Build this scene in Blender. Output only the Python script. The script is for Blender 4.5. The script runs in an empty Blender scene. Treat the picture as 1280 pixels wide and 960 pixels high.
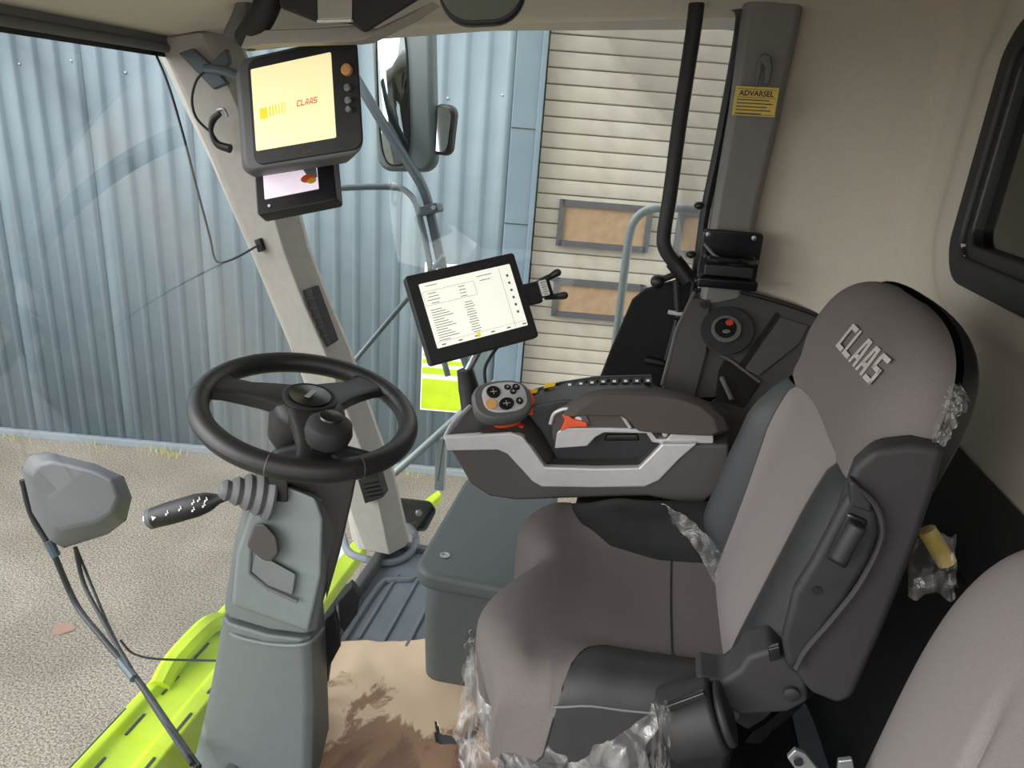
import bpy, math, random
from mathutils import Vector, Matrix, noise
random.seed(7)
S = bpy.context.scene
COL = S.collection
rad = math.radians
sin, cos = math.sin, math.cos

# ------------------------------------------------------------------ camera
FPX = 900.0
PITCH, ROLL, YAW = rad(20.0), rad(4.57), rad(10.0)
CAM = Vector((0, 0, 1.4))
fh = Vector((-sin(YAW), cos(YAW), 0)); r0 = Vector((cos(YAW), sin(YAW), 0)); ZZ = Vector((0, 0, 1))
FWD = fh * cos(PITCH) - ZZ * sin(PITCH)
u0 = fh * sin(PITCH) + ZZ * cos(PITCH)
RT = r0 * cos(ROLL) + u0 * sin(ROLL)
UP = u0 * cos(ROLL) - r0 * sin(ROLL)
cd = bpy.data.cameras.new('camera'); cam = bpy.data.objects.new('camera', cd); COL.objects.link(cam)
cd.sensor_width = 36; cd.lens = FPX / 1280 * 36; cd.clip_start = .02; cd.clip_end = 200
m = Matrix((RT, UP, -FWD)).transposed().to_4x4(); m.translation = CAM
cam.matrix_world = m
S.camera = cam

# ------------------------------------------------------------------ light and exposure
S.view_settings.view_transform = 'Standard'; S.view_settings.look = 'None'
S.view_settings.gamma = 1; S.view_settings.exposure = 1.25
W = bpy.data.worlds.new('overcast'); S.world = W; W.use_nodes = True
nt = W.node_tree; nt.nodes.clear()
wo = nt.nodes.new('ShaderNodeOutputWorld'); bg = nt.nodes.new('ShaderNodeBackground')
tc = nt.nodes.new('ShaderNodeTexCoord'); sx = nt.nodes.new('ShaderNodeSeparateXYZ'); rp = nt.nodes.new('ShaderNodeValToRGB')
nt.links.new(tc.outputs['Generated'], sx.inputs[0]); nt.links.new(sx.outputs['Z'], rp.inputs[0])
rp.color_ramp.elements[0].position = 0.0; rp.color_ramp.elements[0].color = (1.0, .985, .955, 1)
rp.color_ramp.elements[1].position = 1.0; rp.color_ramp.elements[1].color = (.93, .96, 1.0, 1)
nt.links.new(rp.outputs[0], bg.inputs[0]); bg.inputs[1].default_value = 0.95
nt.links.new(bg.outputs[0], wo.inputs[0])
sd = bpy.data.lights.new('sun', 'SUN'); so = bpy.data.objects.new('sun', sd); COL.objects.link(so)
sd.energy = 2.2; sd.angle = rad(60); sd.color = (1, .97, .92)
so.rotation_euler = Vector((-1.0, -.62, .50)).to_track_quat('Z', 'Y').to_euler()

# ------------------------------------------------------------------ measuring helpers (world points on real planes)
def ray(px, py): return FWD + RT * ((px - 640) / FPX) - UP * ((py - 480) / FPX)
def at(px, py, X=None, Y=None, Z=None):
    d = ray(px, py)
    if X is not None: t = (X - CAM.x) / d.x
    elif Y is not None: t = (Y - CAM.y) / d.y
    else: t = (Z - CAM.z) / d.z
    return CAM + d * t
def onp(px, py, P, n):
    d = ray(px, py); return CAM + d * ((P - CAM).dot(n) / d.dot(n))
def V(*a): return Vector(a)
def lerp(a, b, t): return a + (b - a) * t
def sstep(a, b, x):
    t = max(0, min(1, (x - a) / (b - a))); return t * t * (3 - 2 * t)
def interp(tab, x):
    if x <= tab[0][0]: return tab[0][1]
    for (a, va), (b, vb) in zip(tab, tab[1:]):
        if x <= b: return va + (vb - va) * (x - a) / (b - a)
    return tab[-1][1]
class Frame:
    """local x right, y up, z out of the face"""
    def __init__(s, o, right, up):
        s.o = Vector(o); s.x = Vector(right).normalized(); s.z = s.x.cross(Vector(up)).normalized(); s.y = s.z.cross(s.x)
    def __call__(s, p): return s.o + s.x * p[0] + s.y * p[1] + s.z * p[2]

# ------------------------------------------------------------------ materials
def srgb(h):
    if isinstance(h, str): h = [int(h[i:i + 2], 16) / 255 for i in (0, 2, 4)]
    return tuple((c / 12.92 if c <= .04045 else ((c + .055) / 1.055) ** 2.4) for c in h) + (1,)
def mat(name, col, rough=.6, metal=0, col2=None, scale=40, bump=0, bscale=None, detail=3, emit=0, spec=.5, coat=0):
    M = bpy.data.materials.new(name); M.use_nodes = True
    t = M.node_tree; b = t.nodes['Principled BSDF']; c = srgb(col)
    b.inputs['Roughness'].default_value = rough; b.inputs['Metallic'].default_value = metal
    b.inputs['Specular IOR Level'].default_value = spec
    b.inputs['Coat Weight'].default_value = coat
    b.inputs['Base Color'].default_value = c
    tcn = t.nodes.new('ShaderNodeTexCoord')
    if col2 is None: col2 = [x ** (1 / 2.2) * .975 for x in c[:3]]
    n = t.nodes.new('ShaderNodeTexNoise'); n.inputs['Scale'].default_value = scale; n.inputs['Detail'].default_value = detail
    r = t.nodes.new('ShaderNodeValToRGB'); r.color_ramp.elements[0].position = .35; r.color_ramp.elements[1].position = .65
    r.color_ramp.elements[0].color = srgb(col2); r.color_ramp.elements[1].color = c
    t.links.new(tcn.outputs['Object'], n.inputs['Vector']); t.links.new(n.outputs[0], r.inputs[0]); t.links.new(r.outputs[0], b.inputs['Base Color'])
    if bump:
        n2 = t.nodes.new('ShaderNodeTexNoise'); n2.inputs['Scale'].default_value = bscale or scale * 4; n2.inputs['Detail'].default_value = 2
        bp = t.nodes.new('ShaderNodeBump'); bp.inputs['Strength'].default_value = bump; bp.inputs['Distance'].default_value = .004
        t.links.new(tcn.outputs['Object'], n2.inputs['Vector']); t.links.new(n2.outputs[0], bp.inputs['Height']); t.links.new(bp.outputs[0], b.inputs['Normal'])
    if emit:
        b.inputs['Emission Color'].default_value = c; b.inputs['Emission Strength'].default_value = emit
    return M
def glass(name, tint=(1, 1, 1), gloss=.5, rough=.0, base=.04):
    M = bpy.data.materials.new(name); M.use_nodes = True; t = M.node_tree; t.nodes.clear()
    o = t.nodes.new('ShaderNodeOutputMaterial'); mx = t.nodes.new('ShaderNodeMixShader')
    tr = t.nodes.new('ShaderNodeBsdfTransparent'); tr.inputs[0].default_value = (*tint, 1)
    g = t.nodes.new('ShaderNodeBsdfGlossy'); g.inputs['Roughness'].default_value = rough
    lw = t.nodes.new('ShaderNodeFresnel'); lw.inputs[0].default_value = 1.45
    ml = t.nodes.new('ShaderNodeMath'); ml.operation = 'MULTIPLY_ADD'; ml.inputs[1].default_value = gloss; ml.inputs[2].default_value = base
    t.links.new(lw.outputs[0], ml.inputs[0]); t.links.new(ml.outputs[0], mx.inputs[0])
    t.links.new(tr.outputs[0], mx.inputs[1]); t.links.new(g.outputs[0], mx.inputs[2]); t.links.new(mx.outputs[0], o.inputs[0])
    return M
def film(name):
    M = bpy.data.materials.new(name); M.use_nodes = True; t = M.node_tree; t.nodes.clear()
    o = t.nodes.new('ShaderNodeOutputMaterial'); mx = t.nodes.new('ShaderNodeMixShader'); mx2 = t.nodes.new('ShaderNodeMixShader')
    tr = t.nodes.new('ShaderNodeBsdfTransparent'); tr.inputs[0].default_value = (.93, .93, .93, 1)
    g = t.nodes.new('ShaderNodeBsdfGlossy'); g.inputs['Roughness'].default_value = .12
    d = t.nodes.new('ShaderNodeBsdfDiffuse'); d.inputs[0].default_value = (.5, .49, .48, 1)
    n = t.nodes.new('ShaderNodeTexNoise'); n.inputs['Scale'].default_value = 14; n.inputs['Detail'].default_value = 6; n.inputs['Distortion'].default_value = 1.5
    tcn = t.nodes.new('ShaderNodeTexCoord')
    bp = t.nodes.new('ShaderNodeBump'); bp.inputs['Strength'].default_value = 1; bp.inputs['Distance'].default_value = .02
    r = t.nodes.new('ShaderNodeValToRGB'); r.color_ramp.elements[0].position = .45; r.color_ramp.elements[0].color = (.10,) * 3 + (1,)
    r.color_ramp.elements[1].position = .70; r.color_ramp.elements[1].color = (.55,) * 3 + (1,)
    t.links.new(tcn.outputs['Object'], n.inputs['Vector']); t.links.new(n.outputs[0], r.inputs[0]); t.links.new(n.outputs[0], bp.inputs['Height'])
    t.links.new(bp.outputs[0], g.inputs['Normal'])
    mx.inputs[0].default_value = .35
    t.links.new(d.outputs[0], mx.inputs[1]); t.links.new(g.outputs[0], mx.inputs[2])
    t.links.new(r.outputs[0], mx2.inputs[0]); t.links.new(tr.outputs[0], mx2.inputs[1]); t.links.new(mx.outputs[0], mx2.inputs[2])
    t.links.new(mx2.outputs[0], o.inputs[0])
    return M
def stained(name, clean, stain, dark, scale=5.5):
    M = mat(name, clean, .85); t = M.node_tree; b = t.nodes['Principled BSDF']
    tcn = t.nodes.new('ShaderNodeTexCoord')
    n = t.nodes.new('ShaderNodeTexNoise'); n.inputs['Scale'].default_value = scale; n.inputs['Detail'].default_value = 8; n.inputs['Roughness'].default_value = .62; n.inputs['Distortion'].default_value = .6
    mp = t.nodes.new('ShaderNodeMapping'); mp.inputs['Scale'].default_value = (1.6, .8, 1)
    sp = t.nodes.new('ShaderNodeSeparateXYZ'); t.links.new(tcn.outputs['Object'], sp.inputs[0])
    a = t.nodes.new('ShaderNodeMath'); a.operation = 'MULTIPLY_ADD'; a.inputs[1].default_value = -1.15; a.inputs[2].default_value = .0
    ad = t.nodes.new('ShaderNodeMath'); ad.operation = 'ADD'
    t.links.new(sp.outputs['Y'], a.inputs[0]); t.links.new(tcn.outputs['Object'], mp.inputs[0]); t.links.new(mp.outputs[0], n.inputs['Vector'])
    t.links.new(n.outputs[0], ad.inputs[0]); t.links.new(a.outputs[0], ad.inputs[1])
    r = t.nodes.new('ShaderNodeValToRGB'); e = r.color_ramp.elements
    e[0].position = .52; e[0].color = srgb(clean); e[1].position = .57; e[1].color = srgb(stain)
    k = e.new(.66); k.color = srgb(stain); k = e.new(.74); k.color = srgb(dark)
    t.links.new(ad.outputs[0], r.inputs[0]); t.links.new(r.outputs[0], b.inputs['Base Color'])
    return M

M_ = {}
def mk(k, *a, **kw): M_[k] = mat(k, *a, **kw); return M_[k]
mk('fabric', '666160', .95, col2='605b5a', scale=500, bump=.15, bscale=1200, spec=.1)
mk('fabric_light', '7a7574', .95, col2='736e6d', scale=500, bump=.15, bscale=1200, spec=.1)
mk('fabric_dark', '666160', .95, col2='5f5a59', scale=500, bump=.15, bscale=1200, spec=.1)
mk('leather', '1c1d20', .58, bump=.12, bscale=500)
mk('leather_pale', '303235', .48, bump=.1, bscale=500)  # paler than the other leather, used on the far back bolster only
mk('shell', '252426', .65, bump=.1, bscale=700)
mk('black', '101113', .45)
mk('matte_black', '09090a', .85)
mk('gloss_black', '101114', .18)
mk('rubber', '1c1c1e', .6)
mk('wheel', '1c1b1d', .42, bump=.15, bscale=600)
mk('column', '656a6a', .55, bump=.08, bscale=800)
mk('column_panel', '707878', .5)
mk('column_dark', '3f3b3a', .55)
mk('mid_grey', '5a5b5d', .55, bump=.05, bscale=600)
mk('box_grey', '596060', .55, bump=.08, bscale=700)
mk('pillar', 'a29e97', .7, bump=.05, bscale=500)
mk('pillar_shade', '757270', .7)
mk('bpillar', '777573', .65)
mk('liner', 'b0a99d', .95, col2='a9a296', scale=300, bump=.35, bscale=500, spec=.1)
mk('roof_liner', 'd6d0c4', .95, col2='cfc9bd', scale=300, bump=.3, bscale=500, spec=.1)
mk('pad_fabric', '544e4c', .95, col2='4e4947', scale=500, bump=.15, bscale=1200, spec=.1)
mk('silver', 'c3c2c4', .38, metal=.25)
mk('console', '4a4645', .6, bump=.08, bscale=800)
mk('console_dark', '2a2a2c', .55)
mk('tray', '424143', .55, bump=.06, bscale=500)
mk('floor', '747b83', .6, bump=.08, bscale=300, col2='6c737a', scale=9)
mk('orange', 'e0562c', .45)
mk('amber', 'd9a066', .5)
mk('yellow', 'd9b02a', .5)
mk('lime', 'b8d010', .5, col2='aac20e', scale=8)
mk('lime_dirty', 'a8b060', .7, col2='8a9070', scale=30)
mk('white', 'e6e6e2', .5)
mk('grey_print', '7e7f7c', .7)
mk('tube', '5e6c70', .45, metal=.2)
mk('tube_light', '8f9a9b', .5, metal=.2)
mk('tube_dark', '46525a', .45)
mk('mirror_shell', '4e5b5c', .5)
mk('chrome', 'd8dade', .12, metal=1)
mk('mirror', '98a2a3', .05, metal=1)
mk('steel', '9fa3a6', .35, metal=.8)
mk('cladding', '6e7e86', .6, col2='687880', scale=3)
mk('cladding_trim', '657682', .6, col2='5f707c', scale=3)
mk('slat', '9b9588', .75, col2='8f897d', scale=5)
mk('plywood', '8c7458', .8, col2='80694e', scale=12)
mk('ply_frame', '3a3c3e', .6)
mk('concrete', '7f878b', .8)
mk('scr_cream', 'f2e9b4', .5, emit=.30)
mk('scr_white', 'eeefe2', .5, emit=.28)
mk('scr_pink', 'e3d6e2', .5, emit=.28)
mk('scr_dim', 'cfcfc2', .6, emit=.35)
mk('screen_red', 'd8622e', .5, emit=.2)
mk('screen_yellow', 'f0d820', .5, emit=.25)
mk('lettering', 'a8a6a2', .8)
mk('red', 'b8352a', .5)
mk('red_dark', '73403c', .5)
mk('pink', 'c98f88', .5)
mk('label_yellow', 'c9b04a', .5)
mk('weed', 'a8a860', .9)
mk('grime', '3b4144', .8, col2='2a2f31', scale=20)
M_['windshield'] = glass('windshield', (.94, .96, .98), .4, base=.012)
M_['window_glass'] = glass('window_glass', (.96, .98, .98), .5, base=.015)
M_['dark_glass'] = glass('dark_glass', (.25, .27, .24), .9, .03, base=.1)
M_['film'] = film('film')
M_['cardboard'] = stained('cardboard', 'ebd0b1', 'a5836b', '85695a')
def asphalt():
    M = mat('asphalt', 'a8a196', .95); t = M.node_tree; b = t.nodes['Principled BSDF']
    tcn = t.nodes.new('ShaderNodeTexCoord'); v = t.nodes.new('ShaderNodeTexNoise'); v.inputs['Scale'].default_value = 75; v.inputs['Detail'].default_value = 5
    v.inputs['Roughness'].default_value = .8
    r = t.nodes.new('ShaderNodeValToRGB'); e = r.color_ramp.elements
    e[0].position = .43; e[0].color = srgb('55504b'); e[1].position = .57; e[1].color = srgb('a59a88')
    n = t.nodes.new('ShaderNodeTexNoise'); n.inputs['Scale'].default_value = .9; n.inputs['Detail'].default_value = 4
    mx = t.nodes.new('ShaderNodeMix'); mx.data_type = 'RGBA'; mx.blend_type = 'MULTIPLY'; mx.inputs[0].default_value = .7
    r2 = t.nodes.new('ShaderNodeValToRGB'); r2.color_ramp.elements[0].position = .35; r2.color_ramp.elements[0].color = (.62, .60, .58, 1); r2.color_ramp.elements[1].position = .6; r2.color_ramp.elements[1].color = (1, 1, 1, 1)
    t.links.new(tcn.outputs['Object'], v.inputs['Vector']); t.links.new(tcn.outputs['Object'], n.inputs['Vector'])
    t.links.new(v.outputs[0], r.inputs[0]); t.links.new(n.outputs[0], r2.inputs[0])
    t.links.new(r.outputs[0], mx.inputs[6]); t.links.new(r2.outputs[0], mx.inputs[7]); t.links.new(mx.outputs[2], b.inputs['Base Color'])
    return M
M_['asphalt'] = asphalt()

# ------------------------------------------------------------------ mesh builder
WL = {}
class MB:
    def __init__(s, fr=None): s.v = []; s.f = []; s.fr = fr
    def P(s, p):
        return s.fr(p) if s.fr else Vector(p)
    def add(s, vs, fs):
        k = len(s.v); s.v += [s.P(v) for v in vs]; s.f += [tuple(i + k for i in f) for f in fs]; return s
    def box(s, c, d, rz=0):
        hx, hy, hz = d[0] / 2, d[1] / 2, d[2] / 2; vs = []
        for z in (-hz, hz):
            for x, y in ((-hx, -hy), (hx, -hy), (hx, hy), (-hx, hy)):
                vs.append((c[0] + x * cos(rz) - y * sin(rz), c[1] + x * sin(rz) + y * cos(rz), c[2] + z))
        return s.add(vs, [(3, 2, 1, 0), (4, 5, 6, 7), (0, 1, 5, 4), (1, 2, 6, 5), (2, 3, 7, 6), (3, 0, 4, 7)])
    def loft(s, rings, cap=True, closed=True):
        n = len(rings[0]); vs = [p for r in rings for p in r]; fs = []
        for i in range(len(rings) - 1):
            for j in range(n if closed else n - 1):
                a = i * n + j; b = i * n + (j + 1) % n; fs.append((a, b, b + n, a + n))
        if cap and closed:
            fs.append(tuple(range(n - 1, -1, -1))); k = (len(rings) - 1) * n; fs.append(tuple(range(k, k + n)))
        return s.add(vs, fs)
    def prism(s, poly, vec):
        poly = [Vector(p) for p in poly]; vec = Vector(vec); return s.loft([poly, [p + vec for p in poly]])
    def tube(s, pts, r, n=10, smooth=6):
        pts = [Vector(p) for p in pts]
        if smooth and len(pts) > 2:
            q = []; P = [pts[0] * 2 - pts[1]] + pts + [pts[-1] * 2 - pts[-2]]
            for i in range(1, len(P) - 2):
                for k in range(smooth):
                    t = k / smooth; a, b, c, d = P[i - 1], P[i], P[i + 1], P[i + 2]
                    q.append(.5 * ((2 * b) + (c - a) * t + (2 * a - 5 * b + 4 * c - d) * t * t + (3 * b - a - 3 * c + d) * t ** 3))
            q.append(pts[-1])
        else: q = pts
        rings = []; up = None; m = len(q)
        for i, p in enumerate(q):
            d = (q[min(i + 1, m - 1)] - q[max(i - 1, 0)]).normalized()
            if up is None: up = Vector((0, 0, 1)) if abs(d.z) < .9 else Vector((1, 0, 0))
            x = d.cross(up).normalized(); y = x.cross(d).normalized(); up = y
            rr = r if not isinstance(r, (list, tuple)) else interp(list(zip([k / (len(r) - 1) for k in range(len(r))], r)), i / (m - 1))
            rings.append([p + x * (rr * cos(2 * math.pi * k / n)) + y * (rr * sin(2 * math.pi * k / n)) for k in range(n)])
        return s.loft(rings)
    def lathe(s, prof, o=(0, 0, 0), ax=(0, 0, 1), n=28, cap=True):
        o = Vector(o); ax = Vector(ax).normalized(); x = ax.orthogonal().normalized(); y = ax.cross(x)
        return s.loft([[o + ax * h + x * (r * cos(2 * math.pi * k / n)) + y * (r * sin(2 * math.pi * k / n)) for k in range(n)] for r, h in prof], cap)
    def ball(s, c, r, n=20):
        r = r if isinstance(r, (tuple, list)) else (r, r, r); m = n // 2
        return s.loft([[(c[0] + r[0] * sin(a) * cos(b), c[1] + r[1] * sin(a) * sin(b), c[2] - r[2] * cos(a)) for b in [2 * math.pi * k / n for k in range(n)]] for a in [max(.02, min(math.pi - .02, math.pi * i / m)) for i in range(m + 1)]])
    def grid(s, fn, nu, nv, skip=None):
        vs = [fn(i / nu, j / nv) for i in range(nu + 1) for j in range(nv + 1)]; fs = []
        for i in range(nu):
            for j in range(nv):
                if skip and skip((i + .5) / nu, (j + .5) / nv): continue
                a = i * (nv + 1) + j; fs.append((a, a + nv + 1, a + nv + 2, a + 1))
        return s.add(vs, fs)
    def build(s, name, material, parent=None, bevel=0, seg=2, ang=35, solid=0, sub=0, off=0, kind=None, label=None):
        used = sorted({i for f in s.f for i in f}); mp = {o: k for k, o in enumerate(used)}
        vs = [s.v[i] for i in used]; fs = [tuple(mp[i] for i in f) for f in s.f]
        lo = Vector([min(v[k] for v in vs) for k in range(3)]); hi = Vector([max(v[k] for v in vs) for k in range(3)])
        o = (lo + hi) / 2
        if parent is None: o.z = lo.z
        me = bpy.data.meshes.new(name); me.from_pydata([v - o for v in vs], [], fs); me.update()
        import bmesh
        bm = bmesh.new(); bm.from_mesh(me); bmesh.ops.recalc_face_normals(bm, faces=bm.faces); bm.to_mesh(me); bm.free()
        for p in me.polygons: p.use_smooth = True
        me.set_sharp_from_angle(angle=rad(ang))
        me.materials.append(M_[material] if isinstance(material, str) else material)
        ob = bpy.data.objects.new(name, me); COL.objects.link(ob)
        pw = Vector((0, 0, 0))
        if parent is not None: ob.parent = parent; pw = WL[parent]
        ob.location = o - pw; WL[ob] = o
        if solid:
            md = ob.modifiers.new('solid', 'SOLIDIFY'); md.thickness = solid; md.offset = off
        if bevel:
            md = ob.modifiers.new('bevel', 'BEVEL'); md.width = bevel; md.segments = seg; md.limit_method = 'ANGLE'; md.angle_limit = rad(30)
            for p in me.polygons: p.use_smooth = True
            me.set_sharp_from_angle(angle=rad(180 if seg > 1 else ang))
            wn = ob.modifiers.new('wn', 'WEIGHTED_NORMAL'); wn.keep_sharp = True
        if sub:
            md = ob.modifiers.new('sub', 'SUBSURF'); md.levels = sub; md.render_levels = sub
        if kind: ob['kind'] = kind
        if label: ob['label'] = label
        return ob
def tag(o, label=None, cat=None, group=None, kind=None):
    if label: o['label'] = label
    if cat: o['category'] = cat
    if group: o['group'] = group
    if kind: o['kind'] = kind
    return o
def thing(name, label, cat, loc, group=None):
    o = bpy.data.objects.new(name, None); COL.objects.link(o); o.empty_display_size = .05
    o.location = loc; WL[o] = Vector(loc); return tag(o, label, cat, group)
def again(src, name, parent, wloc):
    o = src.copy(); o.name = name; COL.objects.link(o); o.parent = parent
    o.location = Vector(wloc) - (WL[parent] if parent else Vector((0, 0, 0))); WL[o] = Vector(wloc); return o
def rrect(w, h, r, n=5, cx=0, cy=0):
    out = []
    for qx, qy, a0 in ((1, 1, 0), (-1, 1, 90), (-1, -1, 180), (1, -1, 270)):
        for k in range(n + 1):
            a = rad(a0 + 90 * k / n); out.append((cx + qx * (w / 2 - r) + r * cos(a), cy + qy * (h / 2 - r) + r * sin(a)))
    return out
def plate(fr, pts, z0, z1): return MB(fr).loft([[(x, y, z0) for x, y in pts], [(x, y, z1) for x, y in pts]])
def text(name, s, fr, size, material, parent, ext=.0006, bold=0, shear=0, sx=1, cx=0, cy=0, z=0):
    cu = bpy.data.curves.new(name, 'FONT'); cu.body = s; cu.size = size; cu.extrude = ext; cu.offset = bold; cu.shear = shear
    cu.align_x = 'CENTER'; cu.align_y = 'CENTER'; cu.resolution_u = 3
    t = bpy.data.objects.new('tmp', cu); COL.objects.link(t)
    me = bpy.data.meshes.new_from_object(t, depsgraph=bpy.context.evaluated_depsgraph_get())
    mb = MB(fr); mb.add([(v.co.x * sx + cx, v.co.y + cy, v.co.z + z) for v in me.vertices], [tuple(p.vertices) for p in me.polygons])
    bpy.data.objects.remove(t); bpy.data.meshes.remove(me); bpy.data.curves.remove(cu)
    return mb.build(name, material, parent)

def block_word(name, word, fr, h, material, parent, cx=0, cy=0, z=0, shear=.2, ext=.001, sx=.62, gap=.16):
    """square cut lettering made of bars"""
    t = .22
    G = {'C': [(0, 0, t, 1), (t, 1 - t * .8, 1, 1), (t, 0, 1, t * .8)], 'L': [(0, 0, t, 1), (t, 0, 1, t * .8)],
         'A': [((0, 0), (t, 0), (.42, 1), (.22, 1)), ((1 - t, 0), (1, 0), (.78, 1), (.58, 1)), (.40, 1 - t * .7, .60, 1), (.16, .24, .84, .24 + t * .7)],
         'S': [(0, 1 - t * .75, 1, 1), (0, .42, 1, .42 + t * .7), (0, 0, 1, t * .75), (0, .42, t, 1), (1 - t, 0, 1, .55)]}
    w = h * sx; tot = len(word) * w + (len(word) - 1) * w * gap; mb = MB(fr); x0 = -tot / 2
    for ch in word:
        for g4 in G[ch]:
            if not isinstance(g4[0], tuple): a, b_, c, d = g4; g4 = ((a, b_), (c, b_), (c, d), (a, d))
            q = [(x0 + a * w, (b_ - .5) * h) for a, b_ in g4]
            q = [(cx + x + y * shear, cy + y) for x, y in q]
            mb.loft([[(x, y, z) for x, y in q], [(x, y, z + ext) for x, y in q]])
        x0 += w * (1 + gap)
    return mb.build(name, material, parent)

# ================================================================== OUTSIDE: ground and facade
g = MB().grid(lambda u, v: (lerp(-40, 40, u), lerp(-30, 40, v), -2 + 0), 8, 8).build('ground', 'asphalt'); tag(g, kind='structure')

FO = at(0, 541, Z=-2.0); fa = rad(8.7)
FU = Vector((cos(fa), sin(fa), 0)); FN = Vector((sin(fa), -cos(fa), 0))
def fac(px, py):
    p = onp(px, py, FO, FN); return (p - FO).dot(FU), p.z
FF = Frame((FO.x, FO.y, 0), FU, ZZ)       # local x along the wall, y = height, z out of the wall
u_g = (fac(686, 20)[0] + fac(657, 430)[0]) / 2
bld = thing('warehouse_facade', 'blue corrugated metal warehouse wall beyond the cab windows', 'building', (FO.x + 2, FO.y + .3, -2))
pitch = .185; sheet = pitch * 5
def cladsheet(u0):
    pr_ = []; u = 0
    for k in range(5):
        b = u0 + k * pitch
        pr_ += [(b, .0), (b + .10, .0), (b + .115, .014), (b + .155, .014), (b + .17, .0)]
    pr_.append((u0 + sheet, 0))
    mb = MB(FF); mb.loft([[(x, -2 + .06, z) for x, z in pr_], [(x, 3.4, z) for x, z in pr_]], cap=False, closed=False)
    return mb
uend = u_g - .26; first = None
for k in range(10):
    ub = uend - sheet * (k + 1)
    if first is None: first = cladsheet(ub).build('cladding_sheet', 'cladding', bld, solid=.004)
    else: again(first, 'cladding_sheet', bld, WL[first] - FU * sheet * k)
b = MB(FF); b.box((uend - 4.6, -1.965, .03), (9.6, .075, .06)); b.build('base_flashing', 'concrete', bld, bevel=.008)
b = MB(FF); b.box((uend + .11, .7, .025), (.22, 5.4, .06)); b.build('corner_trim', 'cladding_trim', bld, bevel=.01)
b = MB(FF); b.box((uend + .235, .7, .04), (.045, 5.4, .09)); b.build('door_jamb', 'cladding_trim', bld, bevel=.006)
for zz in (-.1, .55, 1.35): 
    s_ = MB(FF).box((uend + .11, zz, .058), (.22, .008, .006)).build('trim_joint', 'grime', bld)
sc0 = None
for k in range(12):
    b = MB(FF); b.lathe([(.012, 0), (.012, .006), (.004, .01)], (uend - .09 - k * pitch * 2.5, 1.6 - .06 * (k % 2), .0), (0, 0, 1), 8)
    # the frame maps the lathe along the wall normal
    b.build('screw', 'steel', bld)
b = MB(FF); b.box((uend + 1.9, .7, -.12), (3.8, 5.6, .03)); b.build('back_lining', 'grime', bld)

gd = thing('sectional_door', 'cream slatted roller door of the warehouse with boarded window openings', 'garage door', FF((u_g + 1.6, -2, -.05)))
SL = .128; s0 = None
for k in range(42):
    z = -2 + .01 + k * SL
    if s0 is None:
        s0 = MB(FF).loft([[(u_g + .01, z + a, d) for a, d in ((.0, -.08), (.0, -.044), (.008, -.036), (SL * .55, -.031), (SL - .008, -.040), (SL - .003, -.08))],
                          [(u_g + 3.3, z + a, d) for a, d in ((.0, -.08), (.0, -.044), (.008, -.036), (SL * .55, -.031), (SL - .008, -.040), (SL - .003, -.08))]]).build('slat', 'slat', gd)
    else: again(s0, 'slat', gd, WL[s0] + V(0, 0, k * SL))
def boarded(px0, py0, px1, py1):
    ua, za = fac(px0, py0); ub_, zb = fac(px1, py1); zt, zl = max(za, zb), min(za, zb)
    f = MB(FF)
    f.box(((ua + ub_) / 2, zt, 0), (ub_ - ua, .05, .07)).box(((ua + ub_) / 2, zl, 0), (ub_ - ua, .05, .07))
    f.box((ua, (zt + zl) / 2, 0), (.05, zt - zl + .05, .07)).box((ub_, (zt + zl) / 2, 0), (.05, zt - zl + .05, .07))
    fo = f.build('boarded_window', 'ply_frame', gd)
    MB(FF).box(((ua + ub_) / 2, (zt + zl) / 2, -.005), (ub_ - ua - .04, zt - zl - .04, .03)).build('plywood_sheet', 'plywood', fo)
boarded(703, 253, 806, 312); boarded(696, 351, 798, 400)
boarded(852, 266, 955, 325); boarded(850, 365, 950, 414)

# lime and white board on the wall
ua, zt = fac(526, 326); ub_, zl = fac(577, 514); ua2 = fac(526, 514)[0]
us = ua2
sg = thing('wall_sign', 'tall white and lime green striped board against the blue wall below the tablet', 'sign', FF(((us + ub_) / 2, zl, .03)))
ws = ub_ - us
MB(FF).box(((us + ub_) / 2, (zt + zl) / 2, .045), (ws, zt - zl, .02)).build('board', 'white', sg, bevel=.003, seg=1)
_, z1 = fac(550, 472); _, z2 = fac(550, 466); _, z3 = fac(550, 458); _, z4 = fac(550, 453); _, z5 = fac(550, 448); _, z6 = fac(550, 444)
for k, (a, c) in enumerate(((zl + .02, z1), (z2, z3), (z4, z5), (z6, z6 + .02))):
    MB(FF).box(((us + ub_) / 2, (a + c) / 2, .057), (ws - .02, abs(c - a), .004)).build('green_stripe', 'lime', sg)

# grass tufts at the foot of the wall
wd = MB(); 
for px, py, n_ in ((205, 566, 60), (10, 547, 25), (330, 575, 40), (120, 558, 20), (500, 590, 25)):
    c = at(px, py, Z=-2.0)
    for k in range(n_):
        p = c + V(random.gauss(0, .12), random.gauss(-.02, .04), 0); q = p + V(random.uniform(-.05, .05), random.uniform(-.04, .02), random.uniform(.03, .11))
        wd.add([p, p + V(.008, 0, 0), q], [(0, 1, 2)])
tag(wd.build('grass_tuft', 'weed'), 'dry grass tufts growing along the foot of the blue wall', 'grass', kind='stuff')
c = at(78, 786, Z=-1.995)
mb = MB(); mb.add([c + V(.07 * cos(a) * (1 + .3 * sin(3 * a)), .06 * sin(a), 0) for a in [k * .5236 for k in range(12)]], [tuple(range(12))])
M_['orange_mark'] = mat('orange_mark', '8e6c58', .9, col2='857262', scale=30)
tag(mb.build('paint_mark', 'orange_mark'), 'small faded orange paint mark on the asphalt', 'paint mark')

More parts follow.
